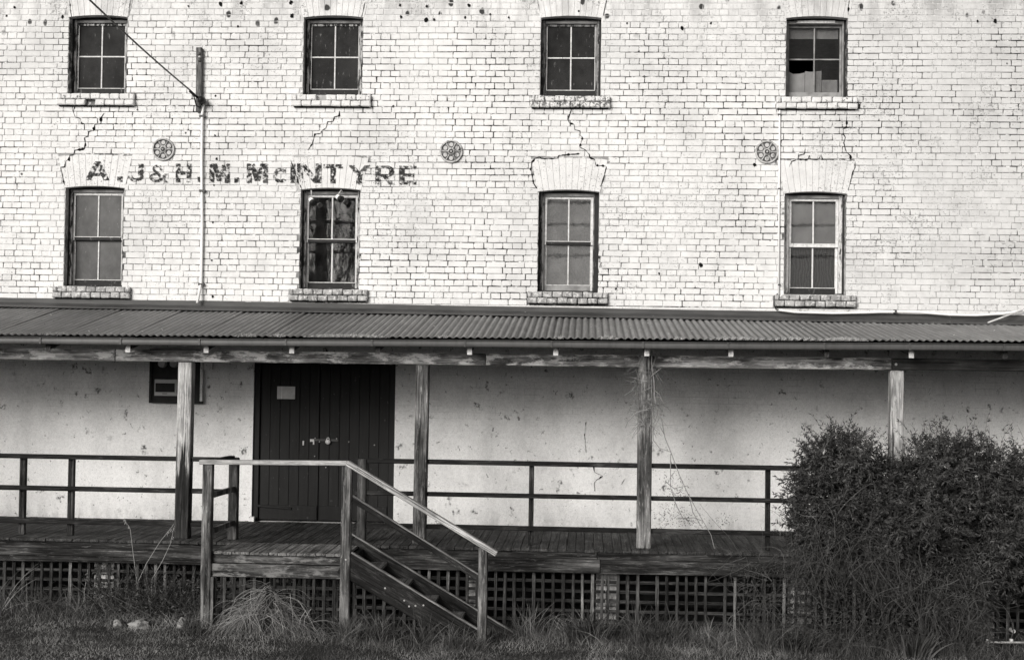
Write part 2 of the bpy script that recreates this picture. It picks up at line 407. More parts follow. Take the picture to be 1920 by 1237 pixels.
# ------------------------------------------------------------------ mesh helpers
class MB:
    def __init__(s): s.v, s.f, s.t = [], [], []
    def add(s, vs, fs, tone=None):
        o = len(s.v); s.v += [tuple(p) for p in vs]; s.f += [tuple(i + o for i in q) for q in fs]
        s.t += [random.random() if tone is None else tone] * len(vs)
        return s
    def box(s, x0, x1, y0, y1, z0, z1, tone=None):
        return s.add([(x0, y0, z0), (x1, y0, z0), (x1, y1, z0), (x0, y1, z0), (x0, y0, z1), (x1, y0, z1), (x1, y1, z1), (x0, y1, z1)],
                     [(0, 1, 5, 4), (1, 2, 6, 5), (2, 3, 7, 6), (3, 0, 4, 7), (4, 5, 6, 7), (3, 2, 1, 0)], tone)
    def prism(s, pts, y0, y1, tone=None):
        """closed polygon in x,z (counter-clockwise seen from -y) extruded along y"""
        n = len(pts)
        vs = [(x, y0, z) for x, z in pts] + [(x, y1, z) for x, z in pts]
        fs = [tuple(range(n)), tuple(range(2 * n - 1, n - 1, -1))]
        fs += [(i + n, (i + 1) % n + n, (i + 1) % n, i) for i in range(n)]
        return s.add(vs, fs, tone)
    def tube(s, pts, r, n=6, r1=None, cap=True, tone=None):
        pts = [Vector(p) for p in pts]; rings = []
        m = len(pts)
        vs = []
        for i, p in enumerate(pts):
            d = (pts[min(i + 1, m - 1)] - pts[max(i - 1, 0)])
            d = d.normalized() if d.length > 1e-9 else Vector((0, 0, 1))
            a = d.orthogonal().normalized() if i == 0 else (a - d * a.dot(d)).normalized()
            b = d.cross(a)
            rr = r if r1 is None else r + (r1 - r) * i / max(1, m - 1)
            vs += [p + (a * math.cos(2 * math.pi * j / n) + b * math.sin(2 * math.pi * j / n)) * rr for j in range(n)]
        fs = [(i * n + j, i * n + (j + 1) % n, (i + 1) * n + (j + 1) % n, (i + 1) * n + j) for i in range(m - 1) for j in range(n)]
        if cap: fs += [tuple(range(n - 1, -1, -1)), tuple(range((m - 1) * n, m * n))]
        return s.add(vs, fs, tone)
    def lathe_y(s, prof, n=28, cx=0, cz=0, tone=None):
        """profile of (radius, y) spun about the y axis"""
        vs, fs = [], []
        m = len(prof)
        for r, y in prof:
            vs += [(cx + r * math.cos(2 * math.pi * j / n), y, cz + r * math.sin(2 * math.pi * j / n)) for j in range(n)]
        for i in range(m - 1):
            for j in range(n): fs.append((i * n + j, i * n + (j + 1) % n, (i + 1) * n + (j + 1) % n, (i + 1) * n + j))
        return s.add(vs, fs, tone)
    def mesh(s, name, origin=None):
        if origin is None:
            n = max(1, len(s.v))
            origin = Vector(((min(p[0] for p in s.v) + max(p[0] for p in s.v)) / 2, (min(p[1] for p in s.v) + max(p[1] for p in s.v)) / 2, (min(p[2] for p in s.v) + max(p[2] for p in s.v)) / 2))
        o = Vector(origin)
        me = bpy.data.meshes.new(name)
        me.from_pydata([(p[0] - o.x, p[1] - o.y, p[2] - o.z) for p in s.v], [], s.f)
        at = me.attributes.new('tone', 'FLOAT', 'POINT')
        at.data.foreach_set('value', s.t)
        me.update()
        return me, o

WORLD = {}
def empty(name, loc, parent=None):
    o = bpy.data.objects.new(name, None); COL.objects.link(o)
    loc = Vector(loc); WORLD[o.name] = loc
    if parent: o.parent = parent; o.location = loc - WORLD[parent.name]
    else: o.location = loc
    o.empty_display_size = 0.2
    return o
def put(name, me, mat, loc, parent=None, rot=None, scale=None):
    o = bpy.data.objects.new(name, me); COL.objects.link(o)
    loc = Vector(loc); WORLD[o.name] = loc
    if mat is not None and len(me.materials) == 0: me.materials.append(MATS.get(mat) or mat)
    if parent: o.parent = parent; o.location = loc - WORLD[parent.name]
    else: o.location = loc
    if rot is not None: o.rotation_euler = rot
    if scale is not None: o.scale = scale
    return o
def build(name, mb, mat, parent=None, origin=None, smooth=False):
    me, o = mb.mesh(name, origin)
    if smooth:
        me.polygons.foreach_set('use_smooth', [True] * len(me.polygons))
    return put(name, me, mat, o, parent)
def tag(o, label, cat, group=None, kind=None):
    if label: o['label'] = label
    if cat: o['category'] = cat
    if group: o['group'] = group
    if kind: o['kind'] = kind
    return o

CB = {}
def cbox(sx, sy, sz, mat, ch=0.006):
    """shared chamfered box mesh, centred"""
    key = (round(sx, 3), round(sy, 3), round(sz, 3), mat, ch)
    if key in CB: return CB[key]
    hx, hy, hz = sx / 2, sy / 2, sz / 2
    c = min(ch, hx * 0.4, hy * 0.4, hz * 0.4)
    vs = []
    idx = {}
    for ix in (-1, 1):
        for iy in (-1, 1):
            for iz in (-1, 1):
                for a in range(3):
                    p = [ix * (hx - c), iy * (hy - c), iz * (hz - c)]
                    p[a] = (ix * hx, iy * hy, iz * hz)[a]
                    idx[(ix, iy, iz, a)] = len(vs); vs.append(p)
    fs = []
    for a in range(3):
        b, d = (a + 1) % 3, (a + 2) % 3
        for s_ in (-1, 1):
            q = []
            for sb, sd in ((-1, -1), (1, -1), (1, 1), (-1, 1)):
                k = [0, 0, 0]; k[a] = s_; k[b] = sb; k[d] = sd
                q.append(idx[(*k, a)])
            fs.append(tuple(q) if s_ > 0 else tuple(reversed(q)))
    for a in range(3):                       # edges run along axis a
        b, d = (a + 1) % 3, (a + 2) % 3
        for sb in (-1, 1):
            for sd in (-1, 1):
                def g(sa, ax):
                    k = [0, 0, 0]; k[a] = sa; k[b] = sb; k[d] = sd
                    return idx[(*k, ax)]
                q = (g(-1, b), g(1, b), g(1, d), g(-1, d))
                fs.append(q if sb * sd < 0 else tuple(reversed(q)))
    for ix in (-1, 1):
        for iy in (-1, 1):
            for iz in (-1, 1):
                q = tuple(idx[(ix, iy, iz, a)] for a in range(3))
                fs.append(q if ix * iy * iz > 0 else tuple(reversed(q)))
    me = bpy.data.meshes.new('timber'); me.from_pydata(vs, [], fs); me.update()
    me.materials.append(MATS[mat])
    CB[key] = me
    return me
def bar(name, x0, x1, y0, y1, z0, z1, mat, parent, jit=0.0, ch=0.006):
    me = cbox(x1 - x0, y1 - y0, z1 - z0, mat, ch)
    rot = None
    if jit: rot = Euler((random.uniform(-jit, jit), random.uniform(-jit, jit), random.uniform(-jit, jit)))
    return put(name, me, None, ((x0 + x1) / 2, (y0 + y1) / 2, (z0 + z1) / 2), parent, rot)
def slope_bar(name, a, b, w, h, mat, parent, ch=0.006):
    """timber from a to b; local x runs along it, w across (y), h tall"""
    a, b = Vector(a), Vector(b); d = b - a
    me = cbox(d.length, w, h, mat, ch)
    ang = math.atan2(d.z, math.hypot(d.x, d.y)); yaw = math.atan2(d.y, d.x)
    return put(name, me, None, (a + b) / 2, parent, Euler((0, -ang, yaw)))

def smooth01(x, a, b):
    t = max(0.0, min(1.0, (x - a) / (b - a))); return t * t * (3 - 2 * t)
def ground_z(x, y):
    z = 0.115 - 0.125 * smooth01(x, 3.8, 6.6) - 0.05 * smooth01(x, 6.6, 11.0)
    return z + 0.022 * mnoise.noise(Vector((x * 0.9, y * 0.9, 0)))

# ------------------------------------------------------------------ ground
def make_ground():
    mb = MB()
    xs = [-300, -120, -50, -20, -8] + [-4 + 0.5 * i for i in range(41)] + [20, 30, 60, 140, 300]
    ys = [-300, -120, -60, -35, -20, -12, -8] + [-6.5 + 0.5 * i for i in range(15)] + [2, 6, 15, 40, 120, 300]
    vs = [(x, y, ground_z(x, y) if -4 <= x <= 16 and -8 <= y <= 1 else (0.115 if x < 4 else -0.06)) for y in ys for x in xs]
    n = len(xs)
    fs = [(j * n + i, j * n + i + 1, (j + 1) * n + i + 1, (j + 1) * n + i) for j in range(len(ys) - 1) for i in range(n - 1)]
    mb.add(vs, fs)
    o = build('ground', mb, 'soil', origin=(0, 0, 0))
    tag(o, 'dark rough turf in front of the old white brick building', 'ground', kind='structure')
make_ground()

# ------------------------------------------------------------------ the mill building
XL, XR, ZTOP = -2.2, 15.2, 7.75
COLS = [1.205, 4.170, 7.118, 10.113]
HW = 0.370
U_B, U_T, L_B, L_T = 6.176, 7.140, 3.772, 4.998
ARCH_H = 0.40
RISE = 0.026
DOOR = (3.258, 5.017, 0.9, 2.97)
mill = empty('mill_building', (6.5, 0, 0))
tag(mill, 'long old mill of white painted brick with flaking sash windows and faded lettering', 'building')

def wall_sheet(mb, x0, x1, z0, z1, holes, yf, yb):
    xs = sorted({x0, x1, *[h[0] for h in holes], *[h[1] for h in holes]})
    zs = sorted({z0, z1, *[h[2] for h in holes], *[h[3] for h in holes]})
    for i in range(len(xs) - 1):
        for j in range(len(zs) - 1):
            cx, cz = (xs[i] + xs[i + 1]) / 2, (zs[j] + zs[j + 1]) / 2
            if any(h[0] < cx < h[1] and h[2] < cz < h[3] for h in holes): continue
            a, b, c, d = xs[i], xs[i + 1], zs[j], zs[j + 1]
            mb.add([(a, yf, c), (b, yf, c), (b, yf, d), (a, yf, d)], [(0, 1, 2, 3)])
            mb.add([(a, yb, c), (b, yb, c), (b, yb, d), (a, yb, d)], [(3, 2, 1, 0)])
    for h in holes:
        a, b, c, d = h
        mb.add([(a, yf, c), (a, yb, c), (a, yb, d), (a, yf, d)], [(0, 1, 2, 3)])
        mb.add([(b, yf, c), (b, yb, c), (b, yb, d), (b, yf, d)], [(3, 2, 1, 0)])
        mb.add([(a, yf, d), (b, yf, d), (b, yb, d), (a, yb, d)], [(3, 2, 1, 0)])
        mb.add([(a, yf, c), (b, yf, c), (b, yb, c), (a, yb, c)], [(0, 1, 2, 3)])

holes = [(c - HW, c + HW, zb, zt + RISE) for c in COLS for zb, zt in ((U_B, U_T), (L_B, L_T))]
def make_wall():
    mb = MB(); wall_sheet(mb, XL, XR, 3.60, ZTOP, holes, 0.004, 0.36)
    build('wall', mb, 'joint', mill)
    mb = MB(); wall_sheet(mb, XL, XR, 0.80, 3.598, [(DOOR[0], DOOR[1], DOOR[2], DOOR[3])], 0.0, 0.36)
    build('rendered_wall', mb, 'render', mill)
    build('foundation', MB().box(XL, XR, 0.002, 0.36, -0.4, 0.799), 'foundation', mill)
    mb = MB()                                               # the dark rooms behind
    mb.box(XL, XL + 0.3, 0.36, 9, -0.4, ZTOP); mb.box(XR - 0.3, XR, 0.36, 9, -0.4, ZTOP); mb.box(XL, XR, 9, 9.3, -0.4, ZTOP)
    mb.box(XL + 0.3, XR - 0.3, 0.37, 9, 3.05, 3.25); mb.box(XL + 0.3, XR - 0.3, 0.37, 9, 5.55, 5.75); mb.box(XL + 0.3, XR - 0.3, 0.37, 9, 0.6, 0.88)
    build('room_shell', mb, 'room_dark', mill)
    mb = MB()                                               # roof with its eave just above the frame
    mb.prism([(0, 0)] * 0 or [(XL - 0.3, ZTOP), (XR + 0.3, ZTOP), (XR + 0.3, ZTOP + 0.12), (XL - 0.3, ZTOP + 0.12)], -0.30, 9.6)
    mb.add([(XL - 0.3, -0.36, ZTOP + 0.12), (XR + 0.3, -0.36, ZTOP + 0.12), (XR + 0.3, 4.6, ZTOP + 2.4), (XL - 0.3, 4.6, ZTOP + 2.4), (XR + 0.3, 9.6, ZTOP + 0.12), (XL - 0.3, 9.6, ZTOP + 0.12)],
           [(0, 1, 2, 3), (3, 2, 4, 5), (1, 4, 2), (0, 3, 5), (0, 5, 4, 1)])
    build('roof', mb, 'hall_roof', mill)
make_wall()

# regions in which no running brickwork is laid
def arch_half(z, zt): return HW + 0.012 + 0.22 * (z - zt)
def blocked(z):
    r = []
    for c in COLS:
        for zb, zt in ((U_B, U_T), (L_B, L_T)):
            if zb - 0.155 < z < zb + 0.002: r.append((c - 0.50, c + 0.495))
            elif zb <= z <= zt: r.append((c - HW - 0.004, c + HW + 0.004))
            elif zt < z < zt + ARCH_H: r.append((c - arch_half(z, zt), c + arch_half(z, zt)))
    return sorted(r)
COURSE, BLEN, JOINT = 0.076, 0.236, 0.0094

def brick_verts(x0, x1, z0, z1, proud, jit=0.0032, ch=0.0026, back=0.03, cut=0.011):
    """brick with worn, slightly rounded corners: eight-sided face, bevel, sides"""
    def j(a=jit): return random.uniform(-a, a)
    c = [cut * random.uniform(0.3, 1.15) for _ in range(4)]
    o = [(x0 + c[0], z0), (x1 - c[1], z0), (x1, z0 + c[1] * .7), (x1, z1 - c[2] * .7), (x1 - c[2], z1), (x0 + c[3], z1), (x0, z1 - c[3] * .7), (x0, z0 + c[0] * .7)]
    sk = j(0.005)
    o = [(x + j() * 0.8 + sk * ((z - z0) / (z1 - z0) - .5), z + j() * 0.8) for x, z in o]
    cx, cz = (x0 + x1) / 2, (z0 + z1) / 2
    hx, hz = (x1 - x0) / 2, (z1 - z0) / 2
    ty = j(0.0010)
    vs = [(cx + (x - cx) * (1 - ch / hx), -proud + ty, cz + (z - cz) * (1 - ch / hz)) for x, z in o]
    vs += [(x, -proud + ty + ch * 0.9, z) for x, z in o] + [(x, back, z) for x, z in o]
    fs = [tuple(range(8))] + [(8 + i, 8 + (i + 1) % 8, (i + 1) % 8, i) for i in range(8)] + [(16 + i, 16 + (i + 1) % 8, 8 + (i + 1) % 8, 8 + i) for i in range(8)]
    return vs, fs

def make_bricks():
    bricks = []
    k = 0
    z = 3.60
    while z < ZTOP - 0.01:
        z0, z1 = z + JOINT / 2, z + COURSE - JOINT / 2
        zm = (z0 + z1) / 2
        head = k % 2 == 1
        pitch = BLEN / 2 if head else BLEN
        off = (BLEN / 4 if head else 0.0) + random.uniform(-0.022, 0.022)
        segs = []; a = XL
        for b0, b1 in blocked(zm):
            segs.append((a, b0)); a = b1
        segs.append((a, XR))
        for s0, s1 in segs:
            i = math.floor((s0 - off) / pitch)
            while True:
                p = random.uniform(-0.006, 0.006)
                x0, x1 = off + i * pitch, off + (i + 1) * pitch
                i += 1
                if head and random.random() < 0.06: x1 += pitch; i += 1            # the odd stretcher among the headers
                if x0 > s1: break
                jl, jr = JOINT / 2 * random.uniform(0.35, 1.3), JOINT / 2 * random.uniform(0.35, 1.3)
                x0c, x1c = max(x0 + jl, s0), min(x1 - jr, s1)
                if x1c - x0c < 0.035: continue
                wv = 0.004 * math.sin(x0 * 0.9 + k * 0.35) + 0.002 * math.sin(x0 * 2.7 + k)
                bricks.append((x0c, x1c, z0 + wv + random.uniform(-.0012, .0008), z1 + wv + random.uniform(-.0008, .0012), head))
        z += COURSE; k += 1
    def proud(x, zz):
        n = mnoise.noise(Vector((x * 0.7, 3.1, zz * 0.7)))
        p = 0.0030 + 0.0030 * n
        p *= 1.0 - 0.7 * smooth01(zz, 6.95, 7.3)
        return max(0.0004, p)
    # the 300 whole bricks that show largest: stretchers, nearest the camera
    full = [b for b in bricks if not b[4] and b[1] - b[0] > 0.222 and 3.75 < b[2] < 7.25]
    full.sort(key=lambda b: (Vector(((b[0] + b[1]) / 2, 0, (b[2] + b[3]) / 2)) - CAM).length)
    pick = set(id(b) for b in full[:300])
    w, h = BLEN - JOINT, COURSE - JOINT
    protos = []
    for i in range(8):
        vs, fs = brick_verts(-w / 2, w / 2, -h / 2, h / 2, 0.0)
        mb = MB().add(vs, fs, i / 7.0)
        protos.append(mb.mesh('brick', (0, 0, 0))[0])
    big = MB()
    for b in bricks:
        x0, x1, z0, z1, head = b
        pr = proud((x0 + x1) / 2, z0)
        if id(b) in pick:
            put('brick', random.choice(protos), 'brick', ((x0 + x1) / 2 + random.uniform(-.001, .001), -pr, (z0 + z1) / 2 + random.uniform(-.001, .001)), mill,
                Euler((0, random.uniform(-.006, .006), 0)))
        else:
            d = random.uniform(-0.0025, 0.0025)
            vs, fs = brick_verts(x0 + d, x1 + d, z0, z1, pr)
            big.add(vs, fs, random.random())
    o = build('brickwork', big, 'brick', mill, origin=(6.5, 0, 5.6))
    o['kind'] = 'stuff'
make_bricks()

def make_arch(c, zt):
    a = empty('window_arch', (c, 0, zt), mill)
    n = 11
    for i in range(n):
        u0, u1 = -1 + 2 * i / n, -1 + 2 * (i + 1) / n
        g = 0.0015
        def pt(u, top):
            hw = HW + 0.012 if not top else arch_half(zt + ARCH_H, zt)
            zz = zt + RISE * (1 - u * u) if not top else zt + ARCH_H + 0.016 * (1 - u * u) + random.uniform(-0.008, 0.004)
            return (c + u * hw, zz)
        p = [pt(u0, 0), pt(u1, 0), pt(u1, 1), pt(u0, 1)]
        p = [(p[0][0] + g, p[0][1]), (p[1][0] - g, p[1][1]), (p[2][0] - g, p[2][1]), (p[3][0] + g, p[3][1])]
        pr = 0.0040 + random.uniform(-0.0010, 0.0010)
        ch = 0.0016
        cxm = sum(q[0] for q in p) / 4; czm = sum(q[1] for q in p) / 4
        inn = [(x + (ch if x < cxm else -ch), z + (ch if z < czm else -ch)) for x, z in p]
        vs = [(x, -pr, z) for x, z in inn] + [(x, -pr + ch, z) for x, z in p] + [(x, 0.10, z) for x, z in p]
        fs = [(0, 1, 2, 3)] + [(4 + j, 4 + (j + 1) % 4, (j + 1) % 4, j) for j in range(4)] + [(8 + j, 8 + (j + 1) % 4, 4 + (j + 1) % 4, 4 + j) for j in range(4)]
        build('brick', MB().add(vs, fs, random.uniform(0.4, 0.8)), 'brick', a)
for c in COLS:
    make_arch(c, U_T); make_arch(c, L_T)

def make_sill(c, zb, mat, missing=None, worn=0.0):
    s = empty('window_sill', (c, 0, zb), mill)
    build('sill_shade', MB().box(c - 0.470, c + 0.465, -0.030, 0.05, zb - 0.160, zb - 0.149), 'crack_and_shade', s)  # black strip standing in for the shadow line under the sill
    n = 8; x0 = c - 0.492; wd = 0.984 / n
    for row in range(2):
        zt = zb - 0.004 - row * 0.075; zl = zt - 0.068
        i = 0; x = x0 - (0.0 if row else 0.0)
        edges = [x0 + wd * k for k in range(n + 1)] if row else [x0, x0 + wd * 0.5] + [x0 + wd * (0.5 + k) for k in range(1, n)] + [x0 + wd * n]
        for a, b in zip(edges[:-1], edges[1:]):
            i += 1
            if missing and (row, i) in missing: continue
            out = 0.072 - (0.006 if row == 0 else 0) + random.uniform(-0.004, 0.003)
            g = 0.004
            drop = random.uniform(0, 0.008) * worn
            def j(q=0.003): return random.uniform(-q, q) * (0.5 + worn)
            vs, fs = brick_verts(a + g, b - g, zl, zt - drop, out, 0.002 + 0.004 * worn, 0.007 + 0.006 * worn, 0.06)
            build('brick', MB().add(vs, fs), mat, s)
make_sill(COLS[0], U_B, 'sill_white', {(1, 4)}, 0.5); make_sill(COLS[1], U_B, 'sill_white', {(0, 4)}, 0.5)
make_sill(COLS[2], U_B, 'sill_flake', None, 0.8); make_sill(COLS[3], U_B, 'sill_white', None, 0.8)
for c in COLS: make_sill(c, L_B, 'sill_bare', None, 0.7)

def make_window(c, zb, zt, row, i):
    w = empty('window', (c, 0.1, zb), mill)
    y = 0.122
    fm = ['frame_paint', 'frame_paint', 'frame_grey', 'frame_plain'][i] if row == 0 else ['frame_paint', 'frame_paint', 'frame_grey', 'frame_worn'][i]
    xl, xr = c - HW + 0.002, c + HW - 0.002
    jw = 0.048
    ju = jw if row == 0 or i < 2 else 0.066
    if row == 0 and i == 3: ju = 0.040
    dl, dr = (0.016, 0.006) if i < 2 else (0.008, 0.022)                # bare dark timber along the outer edges
    if row == 1 and i == 2: dl, dr = 0.014, 0.052
    bar('outer_lining', xl, xl + dl, y - 0.006, y + 0.12, zb + 0.02, zt + 0.02, 'frame_dark', w, 0, 0.003)
    bar('outer_lining', xr - dr, xr, y - 0.006, y + 0.12, zb + 0.02, zt + 0.02, 'frame_dark', w, 0, 0.003)
    bar('jamb', xl + dl, xl + ju, y, y + 0.12, zb + 0.02, zt + 0.02, fm, w, 0, 0.004)
    bar('jamb', xr - ju, xr - dr, y, y + 0.12, zb + 0.02, zt + 0.02, fm, w, 0, 0.004)
    bar('head', xl + ju, xr - ju, y, y + 0.12, zt - 0.042, zt - 0.006, 'frame_plain', w, 0, 0.004)
    bar('head_shade', xl + dl, xr - dr, y - 0.004, y + 0.12, zt - 0.004, zt + 0.024, 'frame_dark', w, 0, 0.003)  # dark strip that paints in the shade under the arch
    bar('sill_board', xl, xr, y - 0.02, y + 0.12, zb + 0.001, zb + 0.019, 'frame_dark', w, 0, 0.004)
    il, ir, ib, it = xl + ju, xr - ju, zb + 0.02, zt - 0.042
    if row == 0:
        sashes = [(ib, it, 2, 0.075, 0.030)]
    else:
        m = ib + (it - ib) * 0.50
        sashes = [(m - 0.016, it, 1, 0.038, 0.034), (ib, m + 0.016, 1, 0.066, 0.034)]
    st = 0.020 if not (row == 1 and i in (2, 3)) else 0.026
    light = 'frame_pale' if not (row == 0 and i == 3) else 'frame_plain'
    for si, (z0, z1, rows, brail, trail) in enumerate(sashes):
        ys = y + 0.030 + (0.040 if si == 0 and row == 1 else 0.0) if row == 1 else y + 0.035
        ys = y + 0.030 + 0.034 * (si if row == 1 else 0)
        if row == 1 and si == 1 and i == 0: pass
        sm = light if row == 1 else fm
        if row == 0 and i == 3: ys = y + 0.07
        s = empty('sash', (c, ys, z0), w)
        # stage: sash is a part, its members are sub-parts
        WORLD[s.name] = Vector((c, ys, z0))
        d = 0.036
        botm = 'frame_dark' if not (row == 1 and i == 3 and si == 0) else 'frame_pale'
        if row == 1 and i == 2: botm = 'frame_dark' if si == 0 else 'frame_plain'
        if row == 0 and i == 3: botm = 'frame_plain'
        bar('stile', il, il + st, ys, ys + d, z0, z1, sm, w, 0, 0.003)
        bar('stile', ir - st, ir, ys, ys + d, z0, z1, sm, w, 0, 0.003)
        bar('bottom_rail', il + st, ir - st, ys, ys + d, z0, z0 + brail, botm, w, 0, 0.003)
        bar('top_rail', il + st, ir - st, ys, ys + d, z1 - trail, z1, sm if not (row == 1 and si == 1) else 'frame_dark', w, 0, 0.003)
        gl, gr, gb, gt = il + st, ir - st, z0 + brail, z1 - trail
        mw = 0.0085
        bar('muntin', c - mw, c + mw, ys + 0.004, ys + d - 0.004, gb, gt, light, w, 0.002, 0.003)
        if rows == 2:
            zm = (gb + gt) / 2 + 0.008
            bar('muntin', gl, c - mw, ys + 0.005, ys + d - 0.005, zm - mw, zm + mw, light, w, 0.001, 0.003)
            bar('muntin', c + mw, gr, ys + 0.005, ys + d - 0.005, zm - mw, zm + mw, light, w, 0.001, 0.003)
        # putty beads, pale lines that edge the glass
        for (bx0, bx1, bz0, bz1) in ((gl, gr, gb, gb + 0.009), (gl, gl + 0.007, gb + 0.009, gt), (gr - 0.007, gr, gb + 0.009, gt)):
            if row == 0 and i == 3: continue
            bar('putty_bead', bx0, bx1, ys - 0.002, ys + 0.012, bz0, bz1, 'frame_pale', w, 0, 0.002)
        bpy.data.objects.remove(s)
        zsplit = [(gb, gt)] if rows == 1 else [(gb, zm - mw), (zm + mw, gt)]
        for zi, (pb, pt_) in enumerate(zsplit):
            for xi, (px0, px1) in enumerate(((gl, c - mw), (c + mw, gr))):
                if row == 0 and i == 3 and zi == 0 and xi == 0: continue      # the pane that has fallen out
                gm = 'glass_clear'
                if row == 1 and i in (2,): gm = 'glass_dusty'
                if row == 1 and i == 3 and si == 1: gm = 'glass_half'
                if row == 0 and i < 3: gm = 'screen'
                if row == 0 and i == 3: gm = 'glass_old'
                if row == 1 and i == 0: gm = 'screen_dusty'
                mb = MB().box(px0, px1, ys + 0.018, ys + 0.021, pb, pt_)
                build('pane', mb, gm, w)
    # what hangs or stands right behind the panes
    if row == 1 and i == 2:
        build('blind', MB().box(il + 0.01, ir - 0.01, 0.275, 0.279, ib + 0.03, it), 'window_blind', w)
    if row == 1 and i == 3:
        build('plywood_sheet', MB().box(il, ir, 0.245, 0.257, ib, (ib + it) / 2), 'plywood', w)
        build('blind', MB().box(il, ir, 0.245, 0.249, (ib + it) / 2 + 0.003, it), 'window_blind', w)
    if row == 0 and i == 3:
        # pale raised strip on the head of the frame
        bar('head_strip', c - 0.235, c + 0.235, y - 0.016, y - 0.001, zt - 0.035, zt - 0.002, 'frame_pale', w, 0, 0.003)
for i, c in enumerate(COLS):
    make_window(c, U_B, U_T, 0, i); make_window(c, L_B, L_T, 1, i)

def make_door():
    d = empty('double_door', (4.1, 0.1, 0.9), mill)
    x0, x1, z0, z1 = DOOR
    bar('door_frame', x0, x0 + 0.075, 0.03, 0.14, z0, z1, 'door_plank', d)
    bar('door_frame', x1 - 0.075, x1, 0.03, 0.14, z0, z1, 'door_plank', d)
    bar('door_frame', x0 + 0.075, x1 - 0.075, 0.03, 0.14, z1 - 0.075, z1, 'door_plank', d)
    for a, b, n in ((x0 + 0.078, 4.070, 6), (4.078, x1 - 0.078, 7)):
        w = (b - a) / n
        for k in range(n):
            dy = random.uniform(-0.0015, 0.0015)
            bar('plank', a + k * w + 0.0012, a + (k + 1) * w - 0.0012, 0.062 + dy, 0.092 + dy, z0 + 0.018, z1 - 0.078, 'door_plank', d, 0, 0.004)
        bar('kick_board', a + 0.01, b - 0.01, 0.046, 0.060, z0 + 0.022, z0 + 0.20, 'door_plank', d)
    bar('backing_board', x0 + 0.08, x1 - 0.08, 0.10, 0.12, z0 + 0.02, z1 - 0.08, 'door_plank', d)
    p0 = P(566, 829, 0.05)
    mb = MB(); a = P(586, 824, 0.05); b = P(634, 823, 0.05)
    mb.box(a.x, b.x, 0.046, 0.058, a.z - 0.014, a.z + 0.010)
    build('hasp', mb, 'dark_metal', d)
    for px, py in ((591, 821), (599, 828), (631, 822), (654, 828), (590, 855), (702, 834), (611, 876)):
        q = P(px, py, 0.05)
        build('bolt_head', MB().lathe_y([(0.0, 0.040), (0.006, 0.042), (0.008, 0.050), (0.008, 0.062)], 10, q.x, q.z), 'cream_plastic', d)
    q = P(569, 830, 0.05)
    build('latch', MB().box(q.x - 0.010, q.x + 0.008, 0.040, 0.061, q.z - 0.03, q.z + 0.026), 'galvanised', d)
    mb = MB(); q = P(586, 826, 0.05); mb.box(q.x - 0.03, q.x + 0.02, 0.044, 0.061, q.z - 0.012, q.z + 0.02); mb.box(q.x + 0.006, q.x + 0.022, 0.044, 0.061, q.z - 0.045, q.z - 0.012)
    build('latch', mb, 'galvanised', d)
    a, b = P(479, 947, 0.03), P(546, 953, 0.03)
    slope_bar('drop_bar', (a.x, 0.036, a.z), (b.x, 0.036, b.z), 0.02, 0.028, 'door_plank', d, 0.003)
    # padlock hanging from the hasp: a thing of its own
    q = P(615, 826, 0.03)
    pl = empty('padlock', (q.x, 0.03, q.z - 0.03))
    tag(pl, 'small shiny round padlock hanging on the dark double door', 'padlock')
    build('lock_body', MB().lathe_y([(0.0, 0.012), (0.026, 0.014), (0.032, 0.022), (0.032, 0.034), (0.0, 0.040)], 18, q.x, q.z - 0.012), 'galvanised', pl, smooth=True)
    pts = [(q.x + 0.02 * math.cos(t), 0.026, q.z + 0.012 + 0.026 * math.sin(t)) for t in [math.pi * k / 8 for k in range(9)]]
    build('shackle', MB().tube(pts, 0.005, 6), 'galvanised', pl, smooth=True)
    # painted stone at the foot of the jamb
    q = P(472, 973, -0.05)
    build('jamb_stone', MB().box(q.x - 0.035, q.x + 0.03, -0.07, -0.002, 0.902, q.z + 0.03), 'sill_white', mill)
make_door()

